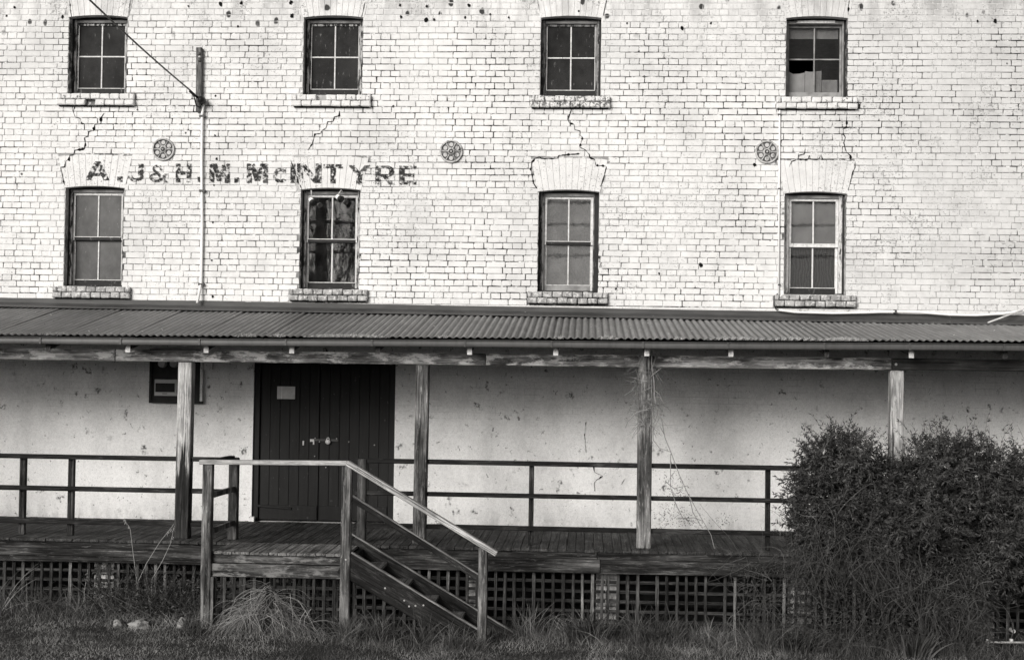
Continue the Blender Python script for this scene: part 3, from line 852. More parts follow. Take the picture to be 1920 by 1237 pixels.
def make_tie_plates():
    for k, (px, py) in enumerate(((306, 280), (846, 284), (1438, 285))):
        q = P(px, py, -0.02); cx, cz = q.x, q.z
        t = empty('tie_plate', (cx, 0, cz), mill)
        mat = ['tie_plate', 'tie_rust', 'tie_plate'][k]
        pale, dull = ('tie_plate', 'tie_grime') if k != 1 else ('tie_plate', 'tie_rust')
        build('rim', MB().lathe_y([(0.143, 0.0), (0.143, -0.022), (0.138, -0.032), (0.124, -0.032), (0.120, -0.024), (0.120, -0.008)], 40, cx, cz), pale, t)
        build('back_plate', MB().lathe_y([(0.121, -0.0105), (0.0, -0.0105)], 32, cx, cz), dull, t)
        build('hub', MB().lathe_y([(0.046, -0.010), (0.044, -0.026), (0.030, -0.036), (0.026, -0.030)], 20, cx, cz), pale, t)
        build('hub_recess', MB().lathe_y([(0.027, -0.0305), (0.0, -0.0305)], 16, cx, cz), 'tie_recess', t)
        build('nut', MB().lathe_y([(0.013, -0.031), (0.013, -0.046), (0.0, -0.047)], 6, cx, cz), pale, t)
        for s_ in range(6):
            a = s_ * math.pi / 3
            ca, sa = math.cos(a), math.sin(a)
            vs = []
            for rr, hh in ((0.042, 0.015), (0.121, 0.010)):
                for sg, yy in ((-1, -0.0105), (0, -0.030), (1, -0.0105)):
                    vs.append((cx + rr * ca - sg * hh * sa, yy, cz + rr * sa + sg * hh * ca))
            build('spoke', MB().add(vs, [(3, 4, 1, 0), (4, 5, 2, 1)]), pale, t)
            b_ = a + math.pi / 6
            ox, oz = cx + 0.084 * math.cos(b_), cz + 0.084 * math.sin(b_)
            build('ring', MB().lathe_y([(0.033, -0.0108), (0.031, -0.020), (0.026, -0.020)], 16, ox, oz), 'tie_recess', t)
            build('ring_face', MB().lathe_y([(0.026, -0.020), (0.0, -0.022)], 16, ox, oz), pale, t)
make_tie_plates()

def make_cracks():
    lines = [
        ([(139, 178), (140, 200), (137, 209), (141, 220), (150, 222), (152, 231), (158, 233), (158, 244)], 1.3),
        ([(195, 212), (189, 222), (189, 232), (178, 234), (175, 245), (166, 247), (165, 256), (158, 258), (160, 270), (158, 279), (140, 282), (139, 290), (131, 291), (129, 300), (123, 302), (121, 313), (113, 314), (116, 325), (121, 347)], 2.0),
        ([(636, 208), (636, 217), (627, 219), (624, 228), (614, 229), (611, 240), (604, 244), (601, 250), (590, 252), (588, 260), (585, 270), (577, 282)], 1.4),
        ([(1070, 185), (1069, 193), (1071, 207), (1066, 220), (1067, 231), (1076, 233), (1078, 243), (1087, 246), (1088, 255), (1092, 257), (1091, 263), (1087, 275), (1090, 278), (1097, 281), (1105, 290), (1106, 296), (1115, 299), (1117, 310), (1137, 312), (1133, 330), (1126, 350)], 1.7),
        ([(1087, 288), (1066, 290), (1048, 292), (1045, 297), (1015, 298), (1012, 294), (1003, 298), (997, 304), (995, 318), (998, 330), (1000, 343), (1007, 354)], 2.0),
        ([(1588, 206), (1588, 218), (1587, 239), (1581, 242), (1581, 252), (1585, 258), (1582, 268), (1584, 276), (1587, 286), (1594, 292), (1595, 299)], 1.8),
        ([(1604, 303), (1603, 314), (1599, 322), (1596, 336), (1590, 356)], 1.7),
        ([(1480, 313), (1484, 303), (1496, 299), (1498, 291), (1508, 289), (1510, 279)], 1.5),
        ([(1498, 300), (1514, 300), (1518, 291), (1519, 299), (1534, 300), (1540, 290), (1542, 299), (1552, 299), (1565, 299)], 1.2),
        ([(130, 0), (132, 20), (134, 33)], 1.0), ([(245, 0), (240, 32)], 1.0), ([(684, 6), (678, 32)], 1.5), ([(1137, 0), (1131, 30)], 1.2), ([(1592, 0), (1590, 30)], 1.4), ([(1008, 0), (1011, 20)], 1.0),
        ([(1099, 790), (1096, 815), (1099, 848)], 0.7), ([(1112, 872), (1114, 884), (1122, 888), (1130, 892), (1120, 898), (1114, 905), (1115, 920)], 1.0), ([(1173, 896), (1167, 904), (1165, 908)], 0.8),
        ([(562, 346), (566, 356)], 1.0), ([(545, 300), (561, 346)], 0.8),
    ]
    for pts, w in lines:
        q = [P(x, y, -0.009) for x, y in pts]
        fine = []
        for a, b in zip(q[:-1], q[1:]):
            n = max(2, int((b - a).length / 0.02))
            for i in range(n): fine.append(a.lerp(b, i / n) + Vector((random.uniform(-.003, .003), 0, random.uniform(-.003, .003))))
        fine.append(q[-1])
        vs, fs = [], []
        n = len(fine)
        for i, p in enumerate(fine):
            d = fine[min(i + 1, n - 1)] - fine[max(i - 1, 0)]
            t = Vector((-d.z, 0, d.x)).normalized()
            ww = 0.0043 * w * (random.uniform(0.2, 1.0) if random.random() < .85 else random.uniform(1.2, 2.4)) * (0.5 if i in (0, n - 1) else 1)
            vs += [p + t * ww, p - t * ww]
            if i: fs.append((2 * i - 2, 2 * i - 1, 2 * i + 1, 2 * i))
        build('crack', MB().add(vs, fs), 'crack_and_shade', mill)
    # small open holes and lost chips
    for px, py, r in ((1314, 497, 5), (1236, 513, 3), (1415, 309, 4), (404, 180, 2.5), (403, 254, 2.5), (406, 298, 3), (401, 347, 2), (399, 417, 2.5), (397, 488, 2.5), (399, 556, 3), (545, 5, 5), (547, 30, 5), (750, 10, 3), (799, 38, 5), (814, 37, 3), (879, 11, 4), (752, 32, 3.5), (1279, 53, 5), (1333, 44, 3), (800, 12, 3), (117, 32, 4), (872, 33, 3), (919, 27, 2.5), (954, 33, 2.5), (1866, 40, 5), (1833, 40, 3), (446, 50, 3), (413, 8, 5), (452, 6, 4), (353, 12, 2.5), (27, 14, 3), (12, 30, 2.5), (1085, 21, 2.5), (1176, 44, 2.5)):
        q = P(px, py, -0.0095); n = 11
        vs = []
        for j in range(n):
            rr = r * 0.0065 * random.uniform(0.62, 1.12); a = 2 * math.pi * j / n
            vs.append((q.x + rr * math.cos(a) * 0.8, q.y, q.z + rr * math.sin(a)))
        build('chipped_hole', MB().add(vs, [tuple(range(n))]), 'crack_and_shade', mill)
make_cracks()

def make_letters():
    g = empty('painted_lettering', (3.0, 0, 5.07), mill)
    g['label'] = 'faded black hand painted sign letters on the white brick'
    spec = [('A', 159, 206, 303, 338), ('.', 219, 230, 331, 341), ('J', 239, 271, 307, 341), ('&', 280, 316, 309, 342), ('H', 329, 359, 307, 342), ('.', 370, 378, 332, 342),
            ('M', 392, 431, 307, 343), ('.', 439, 448, 333, 343), ('M', 462, 503, 307, 343), ('c', 511, 539, 315, 343), ('I', 544, 554, 307, 343),
            ('N', 556, 603, 307, 343), ('T', 606, 643, 308, 344), ('Y', 652, 695, 310, 346), ('R', 703, 742, 311, 346), ('E', 748, 781, 311, 346)]
    def bar_(x0, z0, x1, z1, w):            # slanted stroke, flat top and bottom
        return [(x0, z0), (x0 + w, z0), (x1 + w, z1), (x1, z1)]
    def arc(cx, cz, rx, rz, a0, a1, tx, tz, n=10):
        o = [(cx + rx * math.cos(rad(a0 + (a1 - a0) * i / n)), cz + rz * math.sin(rad(a0 + (a1 - a0) * i / n))) for i in range(n + 1)]
        q = [(cx + (rx - tx) * math.cos(rad(a0 + (a1 - a0) * i / n)), cz + (rz - tz) * math.sin(rad(a0 + (a1 - a0) * i / n))) for i in range(n + 1)]
        return [[o[i], o[i + 1], q[i + 1], q[i]] for i in range(n)]
    S = 0.27
    G = {
        'A': [bar_(0, 0, .38, 1, .24), bar_(.76, 0, .38, 1, .24), [(.22, .22), (.78, .22), (.73, .38), (.27, .38)]],
        'H': [bar_(0, 0, 0, 1, .30), bar_(.70, 0, .70, 1, .30), [(.30, .40), (.70, .40), (.70, .60), (.30, .60)]],
        'M': [bar_(0, 0, 0, 1, .24), bar_(.76, 0, .76, 1, .24), bar_(.38, .1, .12, 1, .24), bar_(.38, .1, .64, 1, .24)],
        'N': [bar_(0, 0, 0, 1, .25), bar_(.75, 0, .75, 1, .25), bar_(.70, 0, .05, 1, .27)],
        'I': [bar_(0, 0, 0, 1, 1.0)],
        'T': [bar_(.36, 0, .36, .78, .28), [(0, .78), (1, .78), (1, 1), (0, 1)]],
        'Y': [bar_(.37, 0, .37, .48, .26), bar_(.37, .48, 0, 1, .27), bar_(.37, .48, .73, 1, .27)],
        'E': [bar_(0, 0, 0, 1, .32), [(.32, 0), (1, 0), (1, .19), (.32, .19)], [(.32, .41), (.86, .41), (.86, .59), (.32, .59)], [(.32, .81), (1, .81), (1, 1), (.32, 1)]],
        'R': [bar_(0, 0, 0, 1, .28), [(.28, .84), (.58, .84), (.58, 1), (.28, 1)], [(.28, .40), (.58, .40), (.58, .56), (.28, .56)], *arc(.58, .70, .36, .30, -90, 90, .25, .15), bar_(.70, 0, .36, .40, .28)],
        'J': [bar_(.62, .32, .62, 1, .32), *arc(.48, .33, .46, .33, 180, 360, .28, .19)],
        'c': arc(.52, .5, .52, .5, 38, 322, .28, .22, 16),
        '&': [*arc(.42, .76, .27, .24, -30, 210, .15, .14, 14), *arc(.36, .27, .36, .27, 90, 360, .17, .15, 14), bar_(.78, 0, .16, .68, .22), bar_(.48, .10, .80, .50, .18)],
        '.': [[(.0, 0), (1, 0), (1, 1), (0, 1)]],
    }
    for ch, x0, x1, y0, y1 in spec:
        a, b = P(x0, y1, -0.010), P(x1, y0, -0.010)
        mb = MB()
        for i, poly in enumerate(G[ch]):
            mb.add([(a.x + (b.x - a.x) * u, -0.0100 - 0.0002 * i, a.z + (b.z - a.z) * w) for u, w in poly], [(0, 1, 2, 3)])
        build('letter', mb, 'letter', g)
make_letters()

# ------------------------------------------------------------------ verandah
ver = empty('verandah', (6.5, -1.0, 0))
tag(ver, 'timber verandah with corrugated iron roof and railed plank deck along the mill', 'verandah')
YG = -2.30
def gut_z(x): return 3.093 + 0.0065 * (x - 1.0)
def top_z(x): return 3.520 - 0.0055 * x
def make_roof():
    pitch, ncor = 0.0762, 10
    wid = pitch * ncor
    y0, y1 = YG, -0.10
    L = y1 - y0
    nx, ny = ncor * 8, 5
    x = XL
    protos = []
    for v in range(3):
        vs, fs = [], []
        for j in range(ny + 1):
            t = j / ny
            for i in range(nx + 5):
                xx = i * pitch / 8
                h = 0.0092 * math.sin(2 * math.pi * i / 8)
                vs.append((xx, t * L, h))
        n = nx + 5
        fs = [(j * n + i, j * n + i + 1, (j + 1) * n + i + 1, (j + 1) * n + i) for j in range(ny) for i in range(n - 1)]
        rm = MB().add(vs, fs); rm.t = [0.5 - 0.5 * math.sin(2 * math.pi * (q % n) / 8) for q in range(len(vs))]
        me, _ = rm.mesh('roof_sheet', (0, 0, 0))
        me.polygons.foreach_set('use_smooth', [True] * len(me.polygons))
        protos.append(me)
    k = 0
    while x < XR:
        za, zb = gut_z(x) + 0.022, top_z(x) - 0.02
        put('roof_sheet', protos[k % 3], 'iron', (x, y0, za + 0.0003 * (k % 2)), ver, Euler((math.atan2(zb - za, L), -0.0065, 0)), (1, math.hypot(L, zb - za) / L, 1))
        x += wid; k += 1
    # apron flashing
    mb = MB(); vs, fs = [], []
    xs = [XL + 0.4 * i for i in range(int((XR - XL) / 0.4) + 1)]
    for x in xs:
        t = top_z(x)
        vs += [(x, -0.012, t + 0.098 + random.uniform(-.003, .003)), (x, -0.020, t + 0.04), (x, -0.06, t + 0.018), (x, -0.27, t - 0.014 + random.uniform(-.002, .002)), (x, -0.272, t - 0.024)]
    for i in range(len(xs) - 1):
        for j in range(4): fs.append((i * 5 + j + 1, (i + 1) * 5 + j + 1, (i + 1) * 5 + j, i * 5 + j))
    build('flashing', MB().add(vs, fs), 'flashing', ver)
    # gutter: a closed profile swept along the eave
    prof = [(0.0, 0.0), (0.003, 0.005), (0.014, 0.004), (0.016, -0.004), (0.016, -0.012), (0.012, -0.016), (0.009, -0.042), (0.012, -0.062), (0.022, -0.070), (0.090, -0.071), (0.090, 0.0), (0.086, 0.0), (0.086, -0.066), (0.034, -0.064), (0.020, -0.052), (0.020, -0.020), (0.022, -0.002), (0.008, -0.004)]
    vs, fs = [], []
    xs = [XL + 0.6 * i for i in range(int((XR - XL) / 0.6) + 1)]
    m = len(prof)
    for x in xs:
        sag = 0.003 * math.sin(x * 1.3) - 0.012
        vs += [(x, YG - 0.075 + dy, gut_z(x) + dz + sag) for dy, dz in prof]
    for i in range(len(xs) - 1):
        for j in range(m): fs.append((i * m + j, (i + 1) * m + j, (i + 1) * m + (j + 1) % m, i * m + (j + 1) % m))
    gt = build('gutter', MB().add(vs, fs), 'gutter', ver)
    RX = [-1.1, -0.25, 0.62, 1.515, 2.397, 3.255, 4.19, 5.119, 6.111, 7.033, 8.001, 8.889, 9.894, 10.777, 11.747, 12.65, 13.6, 14.5]
    for k, x in enumerate(RX):
        gz = gut_z(x)
        build('gutter_strap', MB().prism([(x - 0.052, gz - 0.078), (x - 0.034, gz - 0.078), (x - 0.034, gz - 0.012), (x - 0.052, gz - 0.012)], YG - 0.074, YG - 0.062), 'gutter', ver)
        za, zb = gz + 0.012, top_z(x) - 0.045
        a = Vector((x, YG + 0.055, za - 0.095)); b = Vector((x, -0.02, zb - 0.070))
        d = b - a
        me = cbox(0.052, d.length, 0.100, 'rafter_timber', 0.004)
        put('rafter', me, None, (a + b) / 2, ver, Euler((math.atan2(d.z, d.y), 0, 0)))
        build('rafter_end', MB().box(x - 0.026, x + 0.026, YG + 0.046, YG + 0.056, za - 0.172, za - 0.060), 'rafter_end' if k not in (3, 7, 12, 14) else 'rafter_timber', ver)
    # wall plate and purlins
    bar('wall_plate', XL, XR, -0.07, -0.002, 3.20, 3.30, 'beam_dark', ver)
    for t in (0.25, 0.62):
        z = gut_z(6.5) + (top_z(6.5) - gut_z(6.5)) * t
        a, b = Vector((XL, YG + (0.1 - YG * 0 + 2.2) * t, z - 0.028)), Vector((XR, YG + 2.3 * t, z - 0.028 + 0.0))
        bar('purlin', XL, XR, YG + 2.2 * t - 0.035, YG + 2.2 * t + 0.035, z - 0.095, z - 0.055, 'beam_dark', ver)
    # beam in lengths
    segs = [(XL, 2.150, 'beam_timber'), (2.155, 6.26, 'beam_timber'), (6.265, 7.93, 'beam_timber'), (8.08, 10.642, 'beam_timber'), (10.650, XR, 'beam_dark')]
    for a, b, mt in segs:
        za = 2.842 + 0.0025 * ((a + b) / 2 - 0.8)
        dz = 0 if mt == 'beam_timber' else 0.004
        o = bar('beam', a, b, -1.93 + (0.012 if mt == 'beam_dark' else 0), -1.80, za + dz, za + 0.128, mt, ver, 0, 0.008)
        o.rotation_euler = (0, -0.0025, 0)
    q = P(1680.5, 683, -1.93)
    build('bolt_head', MB().lathe_y([(0.0, -1.930), (0.012, -1.929), (0.016, -1.916)], 12, q.x, q.z), 'galvanised', ver)
    # posts
    for k, (x, w, zt) in enumerate(((-0.72, 0.15, 2.84), (2.935, 0.155, 2.842), (5.565, 0.142, 2.85), (8.005, 0.155, 2.99), (10.700, 0.142, 2.862), (13.3, 0.15, 2.86))):
        o = bar('post', x - w / 2, x + w / 2, -1.945 + 0.006, -1.945 + 0.006 + w, 0.9, zt, ('post_timber', 'post_two_tone', 'post_brown', 'post_timber', 'post_pale', 'post_timber')[k], ver, 0, 0.010)
        o.rotation_euler = (0, 0.004 if k in (1, 2) else 0.0, 0)
make_roof()

def make_deck():
    x = XL
    while x < XR:
        w = random.uniform(0.094, 0.104)
        z = 0.9 + random.uniform(-0.0025, 0.0015)
        ln = random.uniform(-0.012, 0.006)
        bar('plank', x + 0.002, x + w - 0.002, -2.115 - ln, -0.003, z - 0.03, z, 'deck_plank', ver, 0.0006, 0.003)
        x += w
    for a, b in ((XL, 3.50), (4.935, 7.5), (7.506, XR)):
        bar('fascia_board', a, b, -2.085, -2.045, 0.795, 0.868, 'fascia_timber', ver, 0, 0.004)
    for a, b in ((XL, 3.50), (4.935, 7.535), (7.541, XR)):
        bar('fascia_board', a, b, -2.098, -2.046, 0.645, 0.792, 'fascia_timber', ver, 0, 0.006)
    for y in (-1.2, -0.3):
        bar('joist', XL, XR, y - 0.04, y + 0.04, 0.72, 0.868, 'beam_dark', ver)
make_deck()

def lattice(parent, x0, x1, y, z1, step=0.104, sw=0.033, cut=None, skip=()):
    """vertical slats in front, horizontal ones behind, each its own piece"""
    p = empty('lattice_panel', ((x0 + x1) / 2, y, z1 - 0.6), parent)
    k = 0
    x = x0 + 0.02
    while x < x1 - 0.02:
        zt = z1 if cut is None else min(z1, cut(x))
        zb = ground_z(x, y) - 0.06
        if k not in skip and zt - zb > 0.08 and random.random() > 0.008:
            ww = sw * random.uniform(0.82, 1.12)
            brk = random.uniform(0.1, 0.35) if random.random() < 0.02 else 0.0
            bar('slat', x - ww / 2, x + ww / 2, y - 0.008, y + 0.004, zb + brk, zt - random.uniform(0, 0.004), 'slat_z' if random.random() < 0.85 else 'slat_pale', p, 0.012, 0.002)
        x += step * random.uniform(0.96, 1.04); k += 1
    z = z1 - 0.095
    while z > ground_z((x0 + x1) / 2, y) - 0.05:
        xe = x1
        if cut is not None:
            while xe > x0 and cut(xe) < z + sw / 2: xe -= 0.03
        if xe - x0 > 0.1:
            bar('slat', x0, xe, y + 0.005, y + 0.016, z - sw / 2, z + sw / 2, 'slat_x', p, 0.003, 0.002)
        z -= step
    return p
for k, (a, b) in enumerate(((-2.0, 0.35), (0.36, 2.03), (2.04, 3.72), (3.73, 5.35), (5.36, 7.595), (7.605, 9.60), (9.61, 11.62), (11.63, 13.6))):
    lattice(ver, a, b, -2.02, 0.642, skip=((2,) if k == 1 else (4,) if k == 5 else ()))
def make_piers():
    for cx in (0.1, 2.07, 4.1, 6.19, 7.61, 9.7, 11.64):
        p = empty('pier', (cx, -1.78, 0), ver)
        z = -0.1; k = 0
        while z < 0.64:
            h = 0.072
            cuts = (-0.115, 0.115) if k % 2 else (-0.115, 0.0, 0.115)
            for a, b in zip(cuts[:-1], cuts[1:]):
                bar('brick', cx + a + 0.003, cx + b - 0.003, -1.90 + random.uniform(-.003, .003), -1.67, z, min(z + h - 0.006, 0.644), 'pier', p, 0.004, 0.006)
            z += h + 0.002; k += 1
make_piers()

def make_railing():
    y0, y1 = -1.895, -1.845
    r = empty('railing', (1.0, -1.87, 0.9), ver)
    def run(a, b, zs, par):
        for z0, z1 in zs: bar('rail', a, b, y0, y1, z0, z1, 'rail_timber', par, 0.0007, 0.005)
    left = ((1.750, 1.800), (1.398, 1.450), (1.032, 1.086))
    right = ((1.766, 1.818), (1.416, 1.464), (1.062, 1.112))
    run(XL, -0.80, left, r); run(-0.64, 2.860, left, r); run(3.012, 3.443, left, r)
    for x in (-1.7, 0.35, 1.10, 1.650):
        bar('rail_post', x - 0.033, x + 0.033, y0 + 0.052, y0 + 0.118, 0.9, 1.750, 'rail_post_timber', r, 0.003)
    r2 = empty('railing', (9.0, -1.87, 0.9), ver)
    run(4.84, 5.494, right, r2); run(5.638, 7.927, right, r2); run(8.083, 10.63, right, r2); run(10.772, 13.22, right, r2)
    for x in (6.777, 9.345, 12.0):
        bar('rail_post', x - 0.027, x + 0.027, y0 + 0.052, y0 + 0.106, 0.9, 1.766, 'rail_post_timber', r2, 0.003)
make_railing()

# ------------------------------------------------------------------ stair and landing
def make_stair():
    st = empty('timber_stair', (4.9, -2.6, 0.1))
    tag(st, 'weathered timber stair and square landing with pale handrail before the double door', 'stair')
    YF = -2.95
    # landing planks
    x = 3.545
    while x < 4.925:
        w = random.uniform(0.090, 0.104)
        z = 0.899 + random.uniform(-0.003, 0.002)
        bar('plank', x + 0.002, min(x + w, 4.93) - 0.002, -2.895 - random.uniform(-0.010, 0.008), -2.122, z - 0.028, z, 'landing_plank', st, 0.002, 0.003)
        x += w
    bar('fascia_board', 3.535, 4.872, -2.880, -2.840, 0.782, 0.866, 'landing_fascia', st)
    bar('fascia_board', 3.500, 4.905, -2.915, -2.860 - 0.022, 0.645, 0.778, 'landing_fascia', st)
    bar('fascia_board', 3.46, 3.50, -2.85, -2.12, 0.645, 0.866, 'fascia_timber', st)
    # four posts
    for (x0, x1, y0, y1, zt, mt) in ((3.430, 3.530, YF, YF + 0.1, 1.800, 'stair_post'), (4.874, 4.974, YF, YF + 0.1, 1.815, 'stair_post'), (3.443, 3.543, -1.915, -1.815, 1.800, 'stair_post_dark'), (4.870, 4.968, -1.915, -1.815, 1.812, 'stair_post_dark')):
        bar('post', x0, x1, y0, y1, ground_z(x0, y0) - 0.2 if y0 < -2 else 0.9, zt, mt, st, 0.002, 0.008)
    bar('post', 6.290, 6.384, YF - 0.005, YF + 0.09, -0.25, 1.005, 'stair_post', st, 0.002, 0.007)
    # handrails
    bar('handrail', 3.395, 4.927, YF - 0.015, YF + 0.085, 1.802, 1.848, 'handrail_timber', st, 0.0, 0.006).rotation_euler = (0, -0.010, 0)
    slope_bar('handrail', (4.922, YF + 0.035, 1.838), (6.475, YF + 0.035, 0.940), 0.10, 0.052, 'handrail_timber', st)
    slope_bar('rail', (4.985, YF + 0.05, 1.465), (6.288, YF + 0.05, 0.692), 0.045, 0.062, 'stair_timber', st)
    slope_bar('rail_edge', (4.985, YF + 0.05, 1.500), (6.288, YF + 0.05, 0.727), 0.048, 0.014, 'edge_highlight', st, 0.002)  # thin pale strip, a painted highlight along the rail top
    # side rails from landing post to deck post
    for z in (1.470, 1.100):
        slope_bar('side_rail', (3.500, YF + 0.06, z), (3.500, -1.90, z - 0.012), 0.045, 0.056, 'stair_post', st)
    slope_bar('side_rail', (3.46, YF + 0.1, 1.815), (3.46, -1.84, 1.80), 0.07, 0.04, 'stair_timber', st)
    # stringers
    sl = (0.185 - 0.913) / (6.264 - 4.998)
    def stringer(name, xa, xb, zt_a, depth, y0, y1, mat):
        L = math.hypot(xb - xa, (xb - xa) * sl)
        ang = math.atan(-sl)
        me = cbox(L, y1 - y0, depth, mat, 0.006)
        cx = (xa + xb) / 2; cz = zt_a + sl * (cx - xa) - depth / 2 / math.cos(ang)
        put(name, me, None, (cx, (y0 + y1) / 2, cz), st, Euler((0, ang, 0)))
    stringer('stringer', 4.90, 6.36, 0.969, 0.25, YF + 0.02, YF + 0.065, 'stair_timber')
    stringer('stringer_edge', 4.985, 6.29, 0.932, 0.016, YF + 0.014, YF + 0.067, 'edge_highlight')  # lit top edge of the stringer put in as a pale strip
    stringer('stringer', 4.845, 6.66, 1.026, 0.25, -2.170, -2.125, 'stair_timber')
    stringer('stringer_edge', 4.845, 6.66, 1.040, 0.016, -2.176, -2.123, 'edge_highlight')
    # treads
    for k in range(1, 6):
        z = 0.9 - 0.170 * k
        x = 4.955 + 0.283 * k
        if z < 0.03: break
        bar('tread', x - 0.285, x + 0.015, YF + 0.066, -2.171, z - 0.034, z, 'landing_plank', st, 0.001, 0.005)
        bar('riser', x - 0.292, x - 0.286 + 0.012, YF + 0.066, -2.171, z + 0.0, z + 0.136, 'stair_timber', st, 0, 0.002)
    bar('riser', 4.978, 4.99, YF + 0.1, -2.171, 0.73, 0.868, 'stair_timber', st, 0, 0.002)
    for px, py in ((758, 1125), (767, 1136), (779, 1135), (794, 1134), (722, 1102), (649, 1048)):
        q = P(px, py, YF + 0.02)
        yy = YF + 0.02 if px > 700 else YF
        build('bolt_head', MB().lathe_y([(0.0, yy - 0.006), (0.008, yy - 0.005), (0.010, yy + 0.001)], 10, q.x, q.z), 'galvanised', st)
    lattice(st, 3.545, 4.870, -2.895, 0.640)
    lattice(st, 4.985, 6.20, -2.870, 0.66, cut=lambda x: 0.913 + sl * (x - 4.998) - 0.20)
    bar('end_slat', 3.533, 3.566, -2.94, -2.915, ground_z(3.5, -2.9) - 0.05, 0.642, 'stair_post', st, 0, 0.003)
make_stair()

# ------------------------------------------------------------------ services on the wall
def make_services():
    # timber service bracket
    b = empty('service_bracket', (2.51, -0.03, 5.95))
    tag(b, 'narrow weathered timber board bolted upright to the brick, holding the overhead wire', 'bracket')
    bar('board', 2.472, 2.545, -0.065, -0.008, 5.95, 6.752, 'bracket_timber', b, 0.004, 0.006).rotation_euler = (0, -0.015, 0)
    for px, py, r in ((373, 101, 0.022), (374, 107, 0.016), (374, 113, 0.024)):
        q = P(px, py, -0.07)
        build('bolt', MB().lathe_y([(0.0, -0.085), (r * 0.7, -0.082), (r, -0.066)], 12, q.x, q.z), 'galvanised' if py == 107 else 'dark_metal', b)
    q = P(378, 188, -0.10)
    build('cable_cowl', MB().lathe_y([(0.0, -0.165), (0.03, -0.16), (0.046, -0.13), (0.048, -0.066), (0.03, -0.062)], 16, q.x, q.z), 'black_rubber', b, smooth=True)
    pts = [P(360, 172, -0.20), P(365, 186, -0.16), P(368, 198, -0.12), P(374, 202, -0.09), P(379, 196, -0.08)]
    build('wire_loop', MB().tube(pts, 0.009, 6), 'black_rubber', b, smooth=True)
    pts = [P(356, 171, -0.24), P(364, 178, -0.17), P(372, 184, -0.09)]
    build('strain_insulator', MB().tube(pts, 0.017, 8), 'black_rubber', b, smooth=True)
    # overhead wire to the street pole
    a, e = P(357, 170, -0.24), P(-330, -517, -9.0)
    n = 14
    pts = [a.lerp(e, i / n) + Vector((0, 0, -0.10 * 4 * (i / n) * (1 - i / n))) for i in range(n + 1)]
    o = build('overhead_wire', MB().tube(pts, 0.0095, 6), 'black_rubber', smooth=True)
    tag(o, 'thin black wire slanting down from upper left to the timber bracket', 'wire')
    pole = empty('utility_pole', (e.x - 0.3, e.y - 0.12, 0.1))
    tag(pole, 'timber street pole carrying the house wire, left of the picture', 'pole')
    build('shaft', MB().tube([(e.x - 0.3, e.y - 0.12, 0.0), (e.x - 0.3, e.y - 0.12, e.z + 0.9)], 0.14, 12, 0.10), 'bark', pole, smooth=True)
    bar('cross_arm', e.x - 0.9, e.x + 0.3, e.y - 0.02, e.y + 0.08, e.z - 0.05, e.z + 0.05, 'beam_dark', pole)
    # white conduits
    c = empty('conduit_pipe', (2.56, -0.03, 3.5))
    tag(c, 'white conduit pipe running down from the timber bracket to the verandah roof', 'pipe')
    pts = [P(381, 196, -0.05), P(379, 215, -0.04), P(378, 300, -0.035), P(379, 420, -0.035), P(377, 530, -0.035), P(370, 568, -0.10)]
    build('pipe', MB().tube(pts, 0.0170, 10), 'white_conduit', c, smooth=True)
    for py in (218, 358, 533):
        q = P(379 if py < 500 else 377, py, -0.04)
        build('saddle', MB().box(q.x - 0.034, q.x + 0.034, -0.058, -0.004, q.z - 0.014, q.z + 0.014), 'dark_metal', c)
    c = empty('conduit_pipe', (9.65, -0.03, 3.6))
    tag(c, 'thin white conduit running between the rightmost two windows\' sills beside a tie plate', 'pipe')
    pts = [P(1462, 207, -0.025), P(1461, 350, -0.022), P(1460, 552, -0.022)]
    build('pipe', MB().tube(pts, 0.0105, 8), 'white_conduit', c, smooth=True)
    for py in (215, 354, 534):
        q = P(1461, py, -0.02)
        build('saddle', MB().box(q.x - 0.016, q.x + 0.016, -0.036, -0.004, q.z - 0.008, q.z + 0.008), 'dark_metal', c)
    o = build('cable', MB().tube([P(1458, 551, -0.03), P(1451, 556, -0.055), P(1451, 570, -0.06), P(1455, 580, -0.06), P(1466, 582, -0.07)], 0.008, 6), 'black_rubber', smooth=True)
    tag(o, 'short black cable bent around the end of the lower right window sill', 'cable')
    c = empty('roofline_conduit', (11.0, -0.10, 3.55))
    tag(c, 'long sagging white conduit lying along the flashing under the rightmost window', 'pipe')
    pts = [P(1460, 581, -0.08), P(1490, 585, -0.08), P(1560, 587, -0.08), P(1620, 586, -0.08), P(1678, 584, -0.08), P(1720, 585, -0.08), P(1780, 590, -0.085), P(1830, 591, -0.085), P(1880, 588, -0.08), P(1925, 581, -0.07), P(1990, 574, -0.06)]
    fine = []
    for i in range(len(pts) - 1):
        for t in (0, 0.33, 0.66): fine.append(pts[i].lerp(pts[i + 1], t))
    fine.append(pts[-1])
    build('pipe', MB().tube(fine, 0.0135, 8), 'white_conduit', c, smooth=True)
    q = P(1679, 584, -0.08)
    build('saddle', MB().box(q.x - 0.012, q.x + 0.012, -0.10, -0.01, q.z - 0.02, q.z + 0.022), 'dark_metal', c)
    o = build('roof_stay', MB().tube([P(1852, 605, -0.22), P(1925, 578, -0.06), P(1960, 566, -0.03)], 0.011, 6), 'galvanised', smooth=True)
    tag(o, 'slanting grey metal stay from the roof edge up past the long conduit', 'stay')
